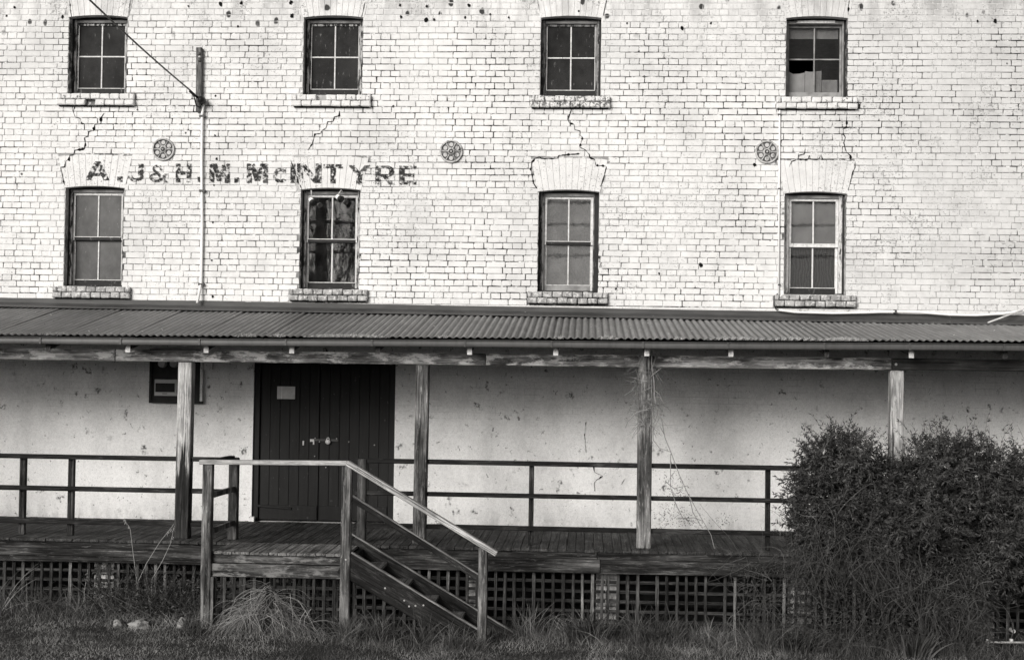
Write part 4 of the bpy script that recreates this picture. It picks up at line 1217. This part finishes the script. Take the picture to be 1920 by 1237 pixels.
    # two lamps over the window with clear panes
    for k, (px, py, qx, qy, lab) in enumerate(((585, 360, 583, 374, 'small lamp hanging on the left over the window that mirrors bare trees'), (641, 359, 633, 369, 'small white lamp tilted left at the head of the window that mirrors bare trees'))):
        a, b_ = P(px, py, 0.0), P(qx, qy, -0.10)
        l = empty('wall_lamp', (a.x, 0, a.z)); tag(l, lab, 'lamp', 'lamps over a window')
        build('bracket', MB().tube([Vector((a.x, 0.06, a.z)), a + Vector((0, -0.05, 0.01)), b_ + Vector((0, 0.03, 0.03))], 0.007, 6), 'galvanised', l, smooth=True)
        d = Vector((0.035 if k == 0 else 0.05, -0.03, -0.05 if k == 0 else -0.035))
        build('lamp_holder', MB().tube([b_ - d * 0.2, b_ + d * 0.5], 0.026, 12, 0.036), 'white_conduit', l, smooth=True)
        build('lamp_shade', MB().tube([b_ + d * 0.5, b_ + d * 1.1], 0.036, 12, 0.046), 'black_rubber', l, smooth=True)
make_services()

def make_wall_things():
    # meter board behind the first post
    a, b = P(286, 672, -0.05), P(375, 752, -0.05)
    m = empty('meter_board', (a.x, 0, b.z)); tag(m, 'black meter board on the wall half hidden by the left verandah post', 'meter board')
    build('board', MB().box(a.x, b.x, -0.05, -0.002, b.z, 3.0), 'meter_board', m)
    for x0, x1, z0, z1 in ((a.x - 0.03, b.x + 0.03, b.z - 0.03, b.z - 0.001), (a.x - 0.03, a.x - 0.001, b.z, 3.0), (b.x + 0.001, b.x + 0.03, b.z, 3.0)):
        build('surround', MB().box(x0, x1, -0.07, -0.002, z0, z1), 'render' if x0 > a.x else 'meter_board', m)
    a, b = P(290, 711, -0.12), P(331, 742, -0.12)
    build('switch_box', MB().box(a.x, b.x, -0.12, -0.051, b.z, a.z), 'cream_plastic', m)
    build('switch_window', MB().box(a.x + 0.012, b.x - 0.025, -0.125, -0.121, b.z + 0.045, a.z - 0.045), 'meter_board', m)
    build('switch_lever', MB().box(a.x + 0.10, a.x + 0.16, -0.126, -0.1215, b.z + 0.022, b.z + 0.030), 'dark_metal', m)
    for px in (304, 326):
        q = P(px, 683, -0.1)
        build('meter', MB().lathe_y([(0.0, -0.13), (0.045, -0.13), (0.05, -0.05)], 16, q.x, q.z + 0.01), 'galvanised' if px == 304 else 'cream_plastic', m)
    # small conduit box right of it
    a, b = P(377, 672, -0.03), P(398, 693, -0.03)
    o = build('junction_box', MB().box(a.x + 0.03, b.x, -0.05, -0.002, b.z, b.z + 0.16), 'render', None)
    tag(o, 'small pale box fixed to the wall between meter board and door', 'box')
    # notice on the door
    a, b = P(520, 724, 0.05), P(553, 748, 0.05)
    n = empty('door_notice', ((a.x + b.x) / 2, 0.05, b.z)); tag(n, 'small framed paper notice pinned high on the left door leaf', 'notice')
    build('sheet', MB().box(a.x, b.x, 0.048, 0.051, b.z, a.z), 'paper', n)
    build('frame', MB().box(a.x - 0.018, b.x + 0.018, 0.0515, 0.0585, b.z - 0.018, a.z + 0.018), 'door_plank', n)
    build('fold', MB().box(a.x + 0.055, a.x + 0.062, 0.0445, 0.0475, b.z + 0.003, a.z - 0.003), 'white_conduit', n)
    # cardboard behind the broken pane
    spots = [((1478, 134), (1508.5, 172), 0.255, 'torn pale cardboard sheet standing leftmost behind the broken upper window pane'),
             ((1509.5, 134), (1540, 172), 0.250, 'tall pale cardboard sheet standing in the middle of the broken upper window'),
             ((1541, 151), (1570, 172), 0.252, 'low pale cardboard box standing rightmost in the broken upper window')]
    for k, (p, q, y, lab) in enumerate(spots):
        a, b = P(p[0], p[1], y), P(q[0], q[1], y)
        z0 = U_B + 0.012
        if k < 2:
            top = [(a.x, a.z), (a.x + (b.x - a.x) * 0.3, a.z - (0.035 if k == 0 else 0.008)), (a.x + (b.x - a.x) * 0.7, a.z - (0.03 if k == 0 else 0.002)), (b.x, a.z - (0.016 if k == 0 else -0.006))]
            pts = [(a.x, z0), (b.x, z0)] + top[::-1]
            mb = MB().prism(pts, y, y + 0.012)
        else:
            mb = MB().box(a.x, b.x, y, y + 0.15, z0, a.z); mb.box(a.x + 0.002, b.x - 0.002, y - 0.003, y, a.z - 0.02, a.z + 0.004)
        tag(build('cardboard', mb, 'card_board'), lab, 'cardboard', 'cardboard in the broken window')
    a, b = P(1476, 61, 0.24), P(1572, 73, 0.24)
    bl = empty('roller_blind', ((a.x + b.x) / 2, 0.24, b.z)); tag(bl, 'short pale roller blind rolled up inside the broken upper right window', 'blind')
    build('cloth', MB().box(a.x, b.x, 0.262, 0.266, b.z, a.z + 0.06), 'inner_blind', bl)
    build('roller', MB().tube([(a.x, 0.288, a.z + 0.05), (b.x, 0.288, a.z + 0.05)], 0.018, 10), 'inner_blind', bl)
make_wall_things()

# ------------------------------------------------------------------ plants
def curve_pts(p, d, n, step, bend, grav=0.0):
    pts = [Vector(p)]; d = Vector(d).normalized()
    ax = Vector((random.gauss(0, 1), random.gauss(0, 1), random.gauss(0, 1))) * bend
    for i in range(n):
        d = (d + ax * 0.25 + Vector((random.gauss(0, bend), random.gauss(0, bend), random.gauss(0, bend))) * 0.3 + Vector((0, 0, -grav))).normalized()
        pts.append(pts[-1] + d * step)
    return pts
def blade(mb, p, d, L, w, droop, n=3, tone=None):
    """a grass blade: tapering ribbon that bends over"""
    p = Vector(p); d = Vector(d).normalized()
    side = d.cross(Vector((random.gauss(0, 1), random.gauss(0, 1), 0.2))).normalized()
    vs = []; t = random.random() if tone is None else tone
    for i in range(n):
        ww = w * (1 - i / n) * 0.5 + w * 0.12
        vs += [p - side * ww, p + side * ww]
        p = p + d * (L / n); d = (d + Vector((0, 0, -droop)) + Vector((d.x, d.y, 0)) * droop * 0.6).normalized()
    vs.append(p)
    fs = [(2 * i, 2 * i + 1, 2 * i + 3, 2 * i + 2) for i in range(n - 1)] + [(2 * n - 2, 2 * n - 1, 2 * n)]
    mb.add(vs, fs, t)
def leaf(mb, p, d, L, w, tone):
    d = Vector(d).normalized(); s = d.cross(Vector((random.gauss(0, 1), random.gauss(0, 1), random.gauss(0, 1)))).normalized()
    n = d.cross(s) * (L * 0.12)
    mb.add([p, p + d * L * 0.45 + s * w + n, p + d * L, p + d * L * 0.45 - s * w + n], [(0, 1, 2, 3)], tone)

def make_grass():
    mb = MB()
    for _ in range(105000):
        x = random.uniform(0.4, 13.0); y = -2.0 - 2.9 * random.random() ** 0.9
        if 3.5 < x < 6.4 and y > -2.85: continue
        nv = mnoise.noise(Vector((x * 1.6, y * 1.6, 5)))
        near = smooth01(y, -3.15, -2.25) if not 3.3 < x < 6.4 else smooth01(y, -3.6, -2.95)
        n2 = mnoise.noise(Vector((x * 5.0, y * 5.0, 9)))
        L = random.uniform(0.022, 0.052) * (1 + 0.9 * nv) + near * random.random() ** 2 * (0.26 + 0.2 * n2) + max(0, n2 - 0.25) * 0.10
        z = ground_z(x, y) - 0.005
        blade(mb, (x, y, z), (random.gauss(0, .45), random.gauss(0, .45), 1), L, random.uniform(0.0024, 0.0046), random.uniform(0.2, 0.9), 2, max(0, min(1, random.random() * 0.8 + 0.2 * nv - 0.25 * near)))
    for _ in range(170):                        # taller weeds against the lattice
        x = random.choice((random.uniform(0.7, 3.4), random.uniform(6.5, 9.3), random.uniform(4.9, 6.3)))
        y = random.uniform(-2.55, -2.1) if not 3.4 < x < 6.4 else random.uniform(-3.2, -2.95)
        h = random.uniform(0.14, 0.34) if random.random() < 0.75 else random.uniform(0.34, 0.52)
        for _ in range(random.randint(20, 45)):
            px, py = x + random.gauss(0, .05), y + random.gauss(0, .04)
            blade(mb, (px, py, ground_z(px, py) - 0.01), (random.gauss(0, .4), random.gauss(0, .3), 1), h * random.uniform(0.4, 1.1), random.uniform(0.004, 0.009), random.uniform(0.08, 0.3), 4, random.random() * 0.55)
    o = build('grass', mb, 'grass_blade', origin=(6.5, -3.5, 0))
    tag(o, 'rough short grass growing in front of the lattice', 'grass', kind='stuff')
make_grass()

def tussock(name, label, cat, cx, cy, n, L, w, spread, droop, mat, group=None, lean=(0, 0)):
    mb = MB(); z = ground_z(cx, cy) - 0.01
    for _ in range(n):
        a = random.uniform(0, 2 * math.pi); r = abs(random.gauss(0, spread * 0.35))
        p = (cx + r * math.cos(a), cy + 0.5 * r * math.sin(a), z)
        d = (math.cos(a) * 0.55 * random.random() + lean[0] + random.gauss(0, .1), math.sin(a) * 0.35 * random.random() + lean[1] - 0.05, 1)
        blade(mb, p, d, L * random.uniform(0.45, 1.1), w * random.uniform(0.6, 1.2), droop * random.uniform(0.6, 1.4), 6)
    o = build(name, mb, mat, origin=(cx, cy, z))
    tag(o, label, cat, group)
def make_tussocks():
    mb = MB()
    for _ in range(430):
        u = random.gauss(0, 0.24); x = 4.16 + u; y = random.uniform(-3.20, -2.94)
        z = ground_z(x, y) + max(0.04, (0.50 - 1.1 * abs(u)) * random.uniform(0.35, 1.05))
        sd = (1 if u > 0.03 else -1) if random.random() < 0.8 else random.choice((-1, 1))
        p = Vector((x, y, z)); d = Vector((sd * random.uniform(0.2, 1.0), random.gauss(-.25, .25), random.uniform(-0.9, 0.6))).normalized()
        pts = [p]
        for i in range(random.randint(5, 10)):
            d = (d + Vector((random.gauss(0, .22), random.gauss(0, .12), -0.20))).normalized(); p = p + d * random.uniform(0.035, 0.07); pts.append(p)
            if p.z < ground_z(p.x, p.y): break
        mb.tube(pts, random.uniform(0.0018, 0.0034), 3, 0.0012, False)
    for _ in range(16):                        # a few thicker broken canes
        x = random.uniform(3.85, 4.75); z = random.uniform(0.3, 0.6); p = Vector((x, -3.22, z))
        q = p + Vector((random.gauss(0, .16), random.uniform(-.05, .02), -random.uniform(0.10, 0.30)))
        mb.tube([p, p.lerp(q, .5) + Vector((random.gauss(0, .02), 0, 0)), q], 0.0032, 4, 0.002, False, 0.9)
    o = build('dry_grass_clump', mb, 'dry_straw', origin=(4.2, -3.1, 0.1))
    tag(o, 'tall heap of dead straw coloured grass leaning on the landing lattice', 'grass clump')
    tussock('dry_grass_clump', 'sparse pale dead grass stalks at the far left edge before the lattice', 'grass clump', 1.02, -2.5, 55, 0.72, 0.006, 0.30, 0.12, 'dry_straw', lean=(0.22, 0))
    tussock('strap_leaf_plant', 'dark strappy tussock before the lattice right of the stair foot', 'plant', 7.42, -2.45, 240, 0.40, 0.015, 0.42, 0.26, 'strap_leaf', 'strappy tussocks')
    tussock('strap_leaf_plant', 'smaller dark strappy tussock beside a white pier behind the lattice', 'plant', 8.15, -2.40, 120, 0.30, 0.013, 0.42, 0.26, 'strap_leaf', 'strappy tussocks')
    tussock('strap_leaf_plant', 'dark grass tuft growing under the middle of the stair stringer', 'plant', 5.25, -3.10, 260, 0.22, 0.010, 0.28, 0.26, 'strap_leaf', 'strappy tussocks')
    tussock('strap_leaf_plant', 'stiff upright tuft under the hanging brambles at the right', 'plant', 10.75, -2.75, 120, 0.34, 0.018, 0.25, 0.10, 'strap_leaf', 'strappy tussocks', (0.25, 0))
    tussock('strap_leaf_plant', 'leafy tuft at the foot of the brambles right of centre', 'plant', 9.55, -2.55, 260, 0.34, 0.014, 0.65, 0.25, 'strap_leaf', 'strappy tussocks')
    # a few seeding stalks
    for k, (pts, lab) in enumerate((([(257, 1092), (250, 1040), (244, 990), (232, 972)], 'thin seeding stalk curving left in front of the left deck edge'),
                                    ([(259, 1090), (275, 1055), (300, 1015), (326, 982)], 'thin stalk slanting right up to the left verandah post'),
                                    ([(285, 1085), (305, 1050), (319, 1020), (327, 985)], 'thin stalk beside the slanting one below the left verandah post'),
                                    ([(155, 1150), (158, 1110), (165, 1066)], 'pale dry stalk standing before the lattice near the left white pier'))):
        mb = MB(); q = [P(x, y, -2.30) for x, y in pts]
        q = [Vector((q[0].x, -2.30, ground_z(q[0].x, -2.3) - 0.02))] + q
        mb.tube(q, 0.004, 5, 0.002, tone=0.9)
        for _ in range(9):
            t = q[-1].lerp(q[-2], random.random() * 0.8); leaf(mb, t, (random.gauss(0, .5), random.gauss(0, .3), -1), 0.035, 0.005, 0.8)
        tag(build('grass_stalk', mb, 'dry_straw'), lab, 'stalk', 'grass stalks')
make_tussocks()

def make_brambles():
    # dense dark bramble against the left lattice
    mb = MB()
    for _ in range(330):
        x = random.uniform(2.25, 3.42); y = random.uniform(-2.6, -2.08)
        d = (random.gauss(0, .7), random.gauss(-.1, .25), 1.0)
        mb.tube(curve_pts((x, y, ground_z(x, y)), d, 8, random.uniform(0.035, 0.085), 0.22, 0.06), 0.0045, 3, 0.0016, False)
    lf = MB()
    for _ in range(2600):
        x = random.uniform(2.1, 3.45); y = random.uniform(-2.65, -2.08); z = ground_z(x, y) + abs(random.gauss(0, 0.24))
        if z > 0.62: continue
        leaf(lf, Vector((x, y, z)), (random.gauss(0, 1), random.gauss(0, 1), random.gauss(0, 1)), random.uniform(0.03, 0.06), 0.007, random.random())
    b = empty('bramble', (2.85, -2.3, 0.1)); tag(b, 'dark tangled bramble below the deck left of the landing', 'bramble')
    s = build('stems', mb, 'twig', b); s['kind'] = 'stuff'
    s = build('leaves', lf, 'leaf_green', b); s['kind'] = 'stuff'
    # thin arching canes on the far left
    mb = MB()
    for _ in range(70):
        x = random.uniform(1.0, 2.3); y = random.uniform(-2.5, -2.1)
        mb.tube(curve_pts((x, y, ground_z(x, y)), (random.gauss(0, .8), random.gauss(0, .2), 1), 9, random.uniform(0.03, 0.07), 0.16, 0.10), 0.0035, 3, 0.0014, False)
    o = build('dry_canes', mb, 'twig'); tag(o, 'thin bare canes arching over the lattice at the left', 'canes', kind='stuff')
make_brambles()

def make_bush():
    b = empty('creeper_bush', (11.0, -2.3, 0.0))
    tag(b, 'big dark creeper bush smothering the deck railing at the right', 'bush')
    top = [(9.62, 1.25), (9.64, 1.78), (9.76, 1.98), (9.97, 2.14), (10.20, 2.13), (10.42, 2.00), (10.60, 1.80), (10.80, 2.02), (11.0, 2.08), (11.2, 2.12), (11.6, 2.06), (11.8, 1.90), (12.0, 1.98), (12.4, 2.10), (12.9, 1.90), (13.3, 1.3)]
    low = [(9.60, 1.12), (9.8, 0.92), (10.0, 0.84), (10.4, 0.72), (10.8, 0.50), (11.2, 0.32), (11.5, 0.40), (11.8, 0.58), (12.2, 0.70), (13.3, 1.1)]
    def lerp(tab, x):
        if x <= tab[0][0]: return tab[0][1]
        for (a, za), (c, zc) in zip(tab[:-1], tab[1:]):
            if x <= c: return za + (zc - za) * (x - a) / (c - a)
        return tab[-1][1]
    lv, tw = MB(), MB()
    def spray(c, out, n, L, scale=1.0):
        pts = curve_pts(c, out, 5, L / 5, 0.30, 0.05)
        tw.tube(pts, 0.003, 3, 0.0012, False)
        bt = random.random() ** 1.6 * 1.3
        for i in range(n):
            t = random.random() * 4.99; k = int(t); p = pts[k].lerp(pts[k + 1], t - k)
            d = (pts[k + 1] - pts[k]).normalized() * 0.6 + Vector((random.gauss(0, .6), random.gauss(0, .6), random.gauss(0, .5) - 0.15))
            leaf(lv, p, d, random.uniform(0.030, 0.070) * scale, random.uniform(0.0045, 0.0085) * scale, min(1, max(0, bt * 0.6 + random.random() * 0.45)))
    for _ in range(4300):
        x = random.uniform(9.62, 13.2)
        zt, zb = lerp(top, x), lerp(low, x)
        if zt - zb < 0.05: continue
        u = random.random() ** 0.85
        z = zb + (zt - zb) * u - 0.03
        hh = (z - zb) / (zt - zb)
        dep = 0.52 * math.sqrt(max(0.02, 1 - (2 * hh - 1) ** 2)) + 0.10
        edge = min(1.0, (x - 9.5) / 0.3)
        dep *= (0.4 + 0.6 * edge) * (0.75 + 0.75 * mnoise.noise(Vector((x * 2.6, 1.0, z * 2.6))))
        front = random.random() < 0.82
        y = -2.05 - dep * (random.random() ** 0.35) if front else -2.05 + 0.35 * random.random()
        out = Vector((random.gauss(0, .55) - (0.7 if x < 9.9 else 0), -0.7 if front else 0.3, random.gauss(0.15, .55) + (0.8 if hh > 0.85 else 0)))
        spray((x, y, z), out, random.randint(18, 28), random.uniform(0.14, 0.28))
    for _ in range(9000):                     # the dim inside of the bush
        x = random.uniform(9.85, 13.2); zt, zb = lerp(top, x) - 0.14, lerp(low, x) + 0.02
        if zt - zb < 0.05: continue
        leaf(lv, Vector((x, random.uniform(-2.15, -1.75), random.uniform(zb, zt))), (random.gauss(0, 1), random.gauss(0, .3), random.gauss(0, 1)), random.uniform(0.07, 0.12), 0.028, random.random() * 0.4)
    for _ in range(230):                      # loose sprigs that break the outline
        x = random.uniform(9.7, 12.6); z = lerp(top, x) - 0.05
        spray((x, random.uniform(-2.4, -1.9), z), (random.gauss(0, .6) - (0.5 if x < 9.8 else 0), random.gauss(0, .4), 1), random.randint(7, 15), random.uniform(0.15, 0.42), 0.85)
    for _ in range(60):
        z = random.uniform(1.05, 1.9)
        spray((9.76, random.uniform(-2.3, -1.9), z), (-1, random.gauss(0, .4), random.gauss(-0.1, .5)), random.randint(8, 16), random.uniform(0.12, 0.28), 0.85)
    # stems that carry it up from the ground
    for x in (10.4, 10.9, 11.35, 12.1):
        tw.tube(curve_pts((x, -2.35, -0.1), (random.gauss(0, .15), 0.05, 1), 9, 0.2, 0.12), 0.022, 6, 0.008, False, 0.1)
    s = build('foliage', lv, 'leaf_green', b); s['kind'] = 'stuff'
    s = build('twigs', tw, 'twig', b); s['kind'] = 'stuff'
    # hanging tangle of bare brambles under and left of it
    mb = MB()
    for _ in range(1250):
        x = random.uniform(8.9, 11.5)
        if x < 9.5 and random.random() < 0.62: continue
        zt = 0.95 - 0.25 * random.random() if x < 9.7 else lerp(low, x) + random.uniform(-0.1, 0.45)
        if x < 9.4: zt = random.uniform(0.2, 0.95)
        y = random.uniform(-2.75, -2.14)
        mb.tube(curve_pts((x, y, zt), (random.gauss(0, .6), random.gauss(-.1, .2), random.gauss(-.2, .8)), 12, random.uniform(0.022, 0.060), 0.42, 0.10), random.uniform(0.0022, 0.0036), 3, 0.0012, False)
    for _ in range(320):
        x = random.uniform(9.2, 11.4); y = random.uniform(-2.8, -2.2)
        mb.tube(curve_pts((x, y, ground_z(x, y) - 0.02), (random.gauss(0, .4), random.gauss(0, .2), 1), 9, random.uniform(0.02, 0.075), 0.34, 0.09), 0.0030, 3, 0.0012, False)
    lf = MB()
    for _ in range(6500):
        x = random.uniform(9.0, 11.6); y = random.uniform(-2.7, -2.12); z = random.uniform(0.0, 0.85)
        if x < 9.5 and random.random() < 0.7: continue
        leaf(lf, Vector((x, y, z)), (random.gauss(0, 1), random.gauss(0, 1), random.gauss(-.3, 1)), random.uniform(0.03, 0.06), 0.006, random.random() * 0.8)
    t = empty('hanging_bramble', (10.0, -2.4, 0.0)); tag(t, 'tangle of bare hanging bramble stems below the creeper bush', 'bramble')
    s = build('stems', mb, 'twig', t); s['kind'] = 'stuff'
    s = build('leaves', lf, 'leaf_green', t); s['kind'] = 'stuff'
make_bush()

def make_vine():
    v = empty('dead_vine', (8.15, -1.98, 0.9))
    tag(v, 'dead leafless vine climbing the post left of the creeper bush', 'vine')
    lines = [[(1224, 657), (1223, 680), (1225, 715), (1228, 745), (1235, 770), (1240, 792), (1247, 820), (1258, 850), (1272, 890), (1290, 925), (1312, 965), (1330, 1000), (1338, 1025)],
             [(1225, 800), (1226, 825), (1236, 840), (1256, 847)], [(1228, 745), (1238, 745), (1243, 755)], [(1226, 730), (1234, 738), (1241, 752)], [(1228, 755), (1232, 775), (1228, 790), (1224, 793)],
             [(1222, 705), (1231, 696), (1240, 690), (1232, 686), (1224, 680)], [(1215, 768), (1203, 770), (1190, 776), (1178, 790), (1173, 802)], [(1200, 772), (1180, 768)], [(1221, 690), (1229, 670), (1230, 664), (1222, 664)],
             [(1258, 850), (1256, 880), (1258, 915), (1266, 940), (1262, 955)], [(1266, 940), (1280, 970), (1300, 980)], [(1290, 925), (1300, 960), (1318, 990)], [(1245, 815), (1238, 800)], [(1250, 905), (1262, 915), (1290, 910)], [(1270, 972), (1300, 970), (1318, 976)]]
    mb = MB()
    for k, l in enumerate(lines):
        q = [P(x, y, -1.985 - 0.004 * k) + Vector((random.uniform(-.01, .01), 0, 0)) for x, y in l]
        if k == 0:
            for i, p in enumerate(q): p.y = -1.985 - 0.02 * max(0, i - 6)
        mb.tube(q, 0.0075 if k == 0 else 0.0052, 5, 0.003, tone=random.uniform(0.5, 1) if k != 0 else 0.8)
    for _ in range(120):
        p = P(random.uniform(1190, 1240), random.uniform(680, 800), -1.975)
        mb.tube(curve_pts(p, (random.gauss(0, .6), -0.05, random.gauss(-.6, .6)), 6, 0.03, 0.3), 0.0025, 3, 0.0012, False)
    build('stems', mb, 'dead_vine', v)
    lf = MB()
    for cx, cy, n, s in ((1262, 905, 90, 16), (1255, 965, 120, 18), (1285, 968, 60, 14), (1268, 925, 60, 10), (1360, 975, 40, 10), (1305, 985, 60, 16)):
        for _ in range(n):
            p = P(random.gauss(cx, s), random.gauss(cy, s * 0.7), random.uniform(-2.05, -1.98))
            leaf(lf, p, (random.gauss(0, 1), random.gauss(0, 1), random.gauss(0, 1)), random.uniform(0.015, 0.035), 0.004, random.random() * 0.6)
    build('withered_leaves', lf, 'twig', v)
make_vine()

def make_debris():
    mb = MB()
    for a, b, n in ((440, 480, 160), (505, 535, 120), (570, 725, 1100), (1040, 1056, 60), (1120, 1160, 220), (1265, 1285, 60), (1320, 1440, 420), (1440, 1540, 380), (1540, 1628, 760), (1670, 1700, 30), (60, 130, 60), (820, 840, 30)):
        for _ in range(n):
            px = random.uniform(a, b)
            p = P(px, 640, -2.29)
            z = gut_z(p.x) + 0.012
            e = 1 - abs((px - (a + b) / 2) / ((b - a) / 2 + 1e-6)) ** 2
            y = YG + 0.01 + 0.14 * random.random() ** 2 * (0.3 + 0.7 * e)
            blade(mb, (p.x, y, z + (y - YG) * 0.17), (random.gauss(0, .6), random.gauss(-.2, .4), 0.8), random.uniform(0.018, 0.045) * (0.5 + 0.6 * e), 0.004, 0.2, 2)
    o = build('gutter_moss', mb, 'lichen')
    tag(o, 'pale dry moss and grass growing along the roof edge above the gutter', 'moss', kind='stuff')
make_debris()

def make_stones():
    def stone(px, py, y, sx, sy, sz, lab):
        q = P(px, py, y)
        z = ground_z(q.x, y)
        n, m = 12, 8; vs, fs = [], []
        for j in range(m + 1):
            th = math.pi * j / m
            for i in range(n):
                ph = 2 * math.pi * i / n
                d = Vector((math.sin(th) * math.cos(ph), math.sin(th) * math.sin(ph), math.cos(th)))
                r = 1 + 0.55 * mnoise.noise(d * 1.9 + Vector((px, 0, 0)))
                vs.append((q.x + sx * d.x * r, y + sy * d.y * r, z + sz * 0.25 + sz * d.z * r))
        for j in range(m):
            for i in range(n): fs.append((j * n + i, (j + 1) * n + i, (j + 1) * n + (i + 1) % n, j * n + (i + 1) % n))
        tag(build('field_stone', MB().add(vs, fs), 'stone', smooth=True), lab, 'stone', 'stones in the grass')
    stone(222, 1178, -2.95, 0.06, 0.07, 0.06, 'leftmost of three pale stones lying in the grass at left')
    stone(262, 1178, -2.95, 0.13, 0.08, 0.065, 'longest pale stone in the grass, middle of the three at left')
    stone(342, 1174, -2.90, 0.055, 0.06, 0.085, 'pale upright stone in the grass just left of the landing post')
    stone(672 + 172, 1205, -3.05, 0.09, 0.06, 0.04, 'flat stone in the grass at the foot of the stair')
make_stones()

def make_standpipe():
    s = empty('standpipe', (11.75, -2.15, -0.05)); tag(s, 'small tap on a pipe near the ground at the far right', 'tap')
    a, b, c, d = P(1852, 1203, -2.2), P(1853, 1230, -2.2), P(1935, 1204, -2.2), P(1901, 1183, -2.14)
    build('pipe', MB().tube([b, a, c], 0.012, 8), 'galvanised', s, smooth=True)
    build('joint', MB().tube([P(1849, 1200, -2.2), P(1856, 1203, -2.2)], 0.020, 8), 'white_conduit', s, smooth=True)
    build('joint', MB().tube([P(1893, 1200, -2.2), P(1899, 1200, -2.2)], 0.020, 8), 'white_conduit', s, smooth=True)
    build('flange', MB().lathe_y([(0.012, -2.11), (0.012, -2.14), (0.020, -2.14), (0.022, -2.12), (0.022, -2.03)], 14, d.x, d.z), 'galvanised', s, smooth=True)
    build('outlet', MB().tube([P(1899, 1166, -2.13), P(1899, 1195, -2.13)], 0.012, 8), 'slat_z', s, smooth=True)
make_standpipe()

# ------------------------------------------------------------------ what stands across the street (seen only mirrored in the panes)
def make_trees():
    def tree(x, y, h, lab, seed, spread=0.55):
        random.seed(seed)
        t = empty('bare_tree', (x, y, 0)); tag(t, lab, 'tree', 'bare trees across the street')
        tr, br = MB(), MB()
        def grow(p, d, L, r, lvl):
            n = 5
            pts = [Vector(p)]; dd = Vector(d).normalized()
            for i in range(n):
                dd = (dd + Vector((random.gauss(0, .10), random.gauss(0, .10), 0.05))).normalized(); pts.append(pts[-1] + dd * (L / n))
            (tr if lvl == 0 else br).tube(pts, r, 6 if lvl < 2 else 4, r * 0.55, False)
            if lvl >= 3: return
            for k in range(4 if lvl < 3 else 3):
                i = random.randint(2, n); a = random.uniform(0, 6.28)
                nd = (dd + Vector((math.cos(a), math.sin(a), 0.25)) * spread * random.uniform(0.5, 1.0)).normalized()
                grow(pts[i], nd, L * random.uniform(0.55, 0.8), r * 0.5, lvl + 1)
        for q in range(5):
            a = q * 1.25 + random.random()
            grow((x + 0.25 * math.cos(a), y + 0.25 * math.sin(a), -0.1), (0.20 * math.cos(a) * random.uniform(.4, 1.4), 0.20 * math.sin(a), 1), h * random.uniform(0.42, 0.55), 0.065, 0)
        build('trunk', tr, 'bark', t); build('crown', br, 'bark', t)
    tree(-3.1, -38, 12.5, 'tall bare tree across the street, mirrored in the second lower window', 3)
    tree(-0.6, -40, 12.0, 'second bare tree across the street, behind the photographer', 8)
    tree(-5.6, -40, 12.0, 'third bare tree across the street, leftmost of the row', 21)
    random.seed(5)
    s = empty('evergreen_shrub', (-3, -36, 0)); tag(s, 'round dark evergreen shrub under the bare trees across the street', 'shrub')
    lf = MB()
    for _ in range(9000):
        d = Vector((random.gauss(0, 1), random.gauss(0, 1), random.gauss(0, 1))).normalized() * random.uniform(0.7, 1.05)
        p = Vector((-3.6 + 2.3 * d.x, -36 + 2.0 * d.y, 2.9 + 3.3 * d.z))
        leaf(lf, p, (random.gauss(0, 1), random.gauss(0, 1), random.gauss(0, 1)), 0.30, 0.10, random.random())
    f = build('foliage', lf, 'leaf_green', s); f['kind'] = 'stuff'
    build('trunk', MB().tube([(-3.6, -36, -0.1), (-3.6, -36, 2.5)], 0.2, 8, 0.1), 'bark', s)
    # street wires
    for k, (y, z, r) in enumerate(((-27, 7.2, 0.045), (-27, 7.9, 0.045), (-27.6, 6.3, 0.05), (-28.5, 8.8, 0.045), (-29, 5.3, 0.045))):
        pts = [(-22 + 5.0 * i, y, z + 0.9 * ((i - 6) / 6.0) ** 2 * (1 if k % 2 else 0.7) + 0.02 * i) for i in range(13)]
        tag(build('street_wire', MB().tube(pts, r, 5), 'black_rubber'), ('lowest', 'second lowest', 'middle', 'second highest', 'highest')[(1, 2, 0, 4, 3)[k] if False else (2, 3, 1, 4, 0)[k]] + ' of five street wires behind the photographer, mirrored in window glass', 'wire', 'street wires')
    for x in (-22, 38):
        p = empty('utility_pole', (x, -27.8, 0)); tag(p, 'street pole at the %s end of the street wires' % ('left' if x < 0 else 'right'), 'pole', 'street poles')
        build('shaft', MB().tube([(x, -27.8, -0.1), (x, -27.8, 10.2)], 0.16, 10, 0.11), 'bark', p)
        bar('cross_arm', x - 0.06, x + 0.06, -29.2, -26.8, 8.6, 8.75, 'beam_dark', p)
make_trees()
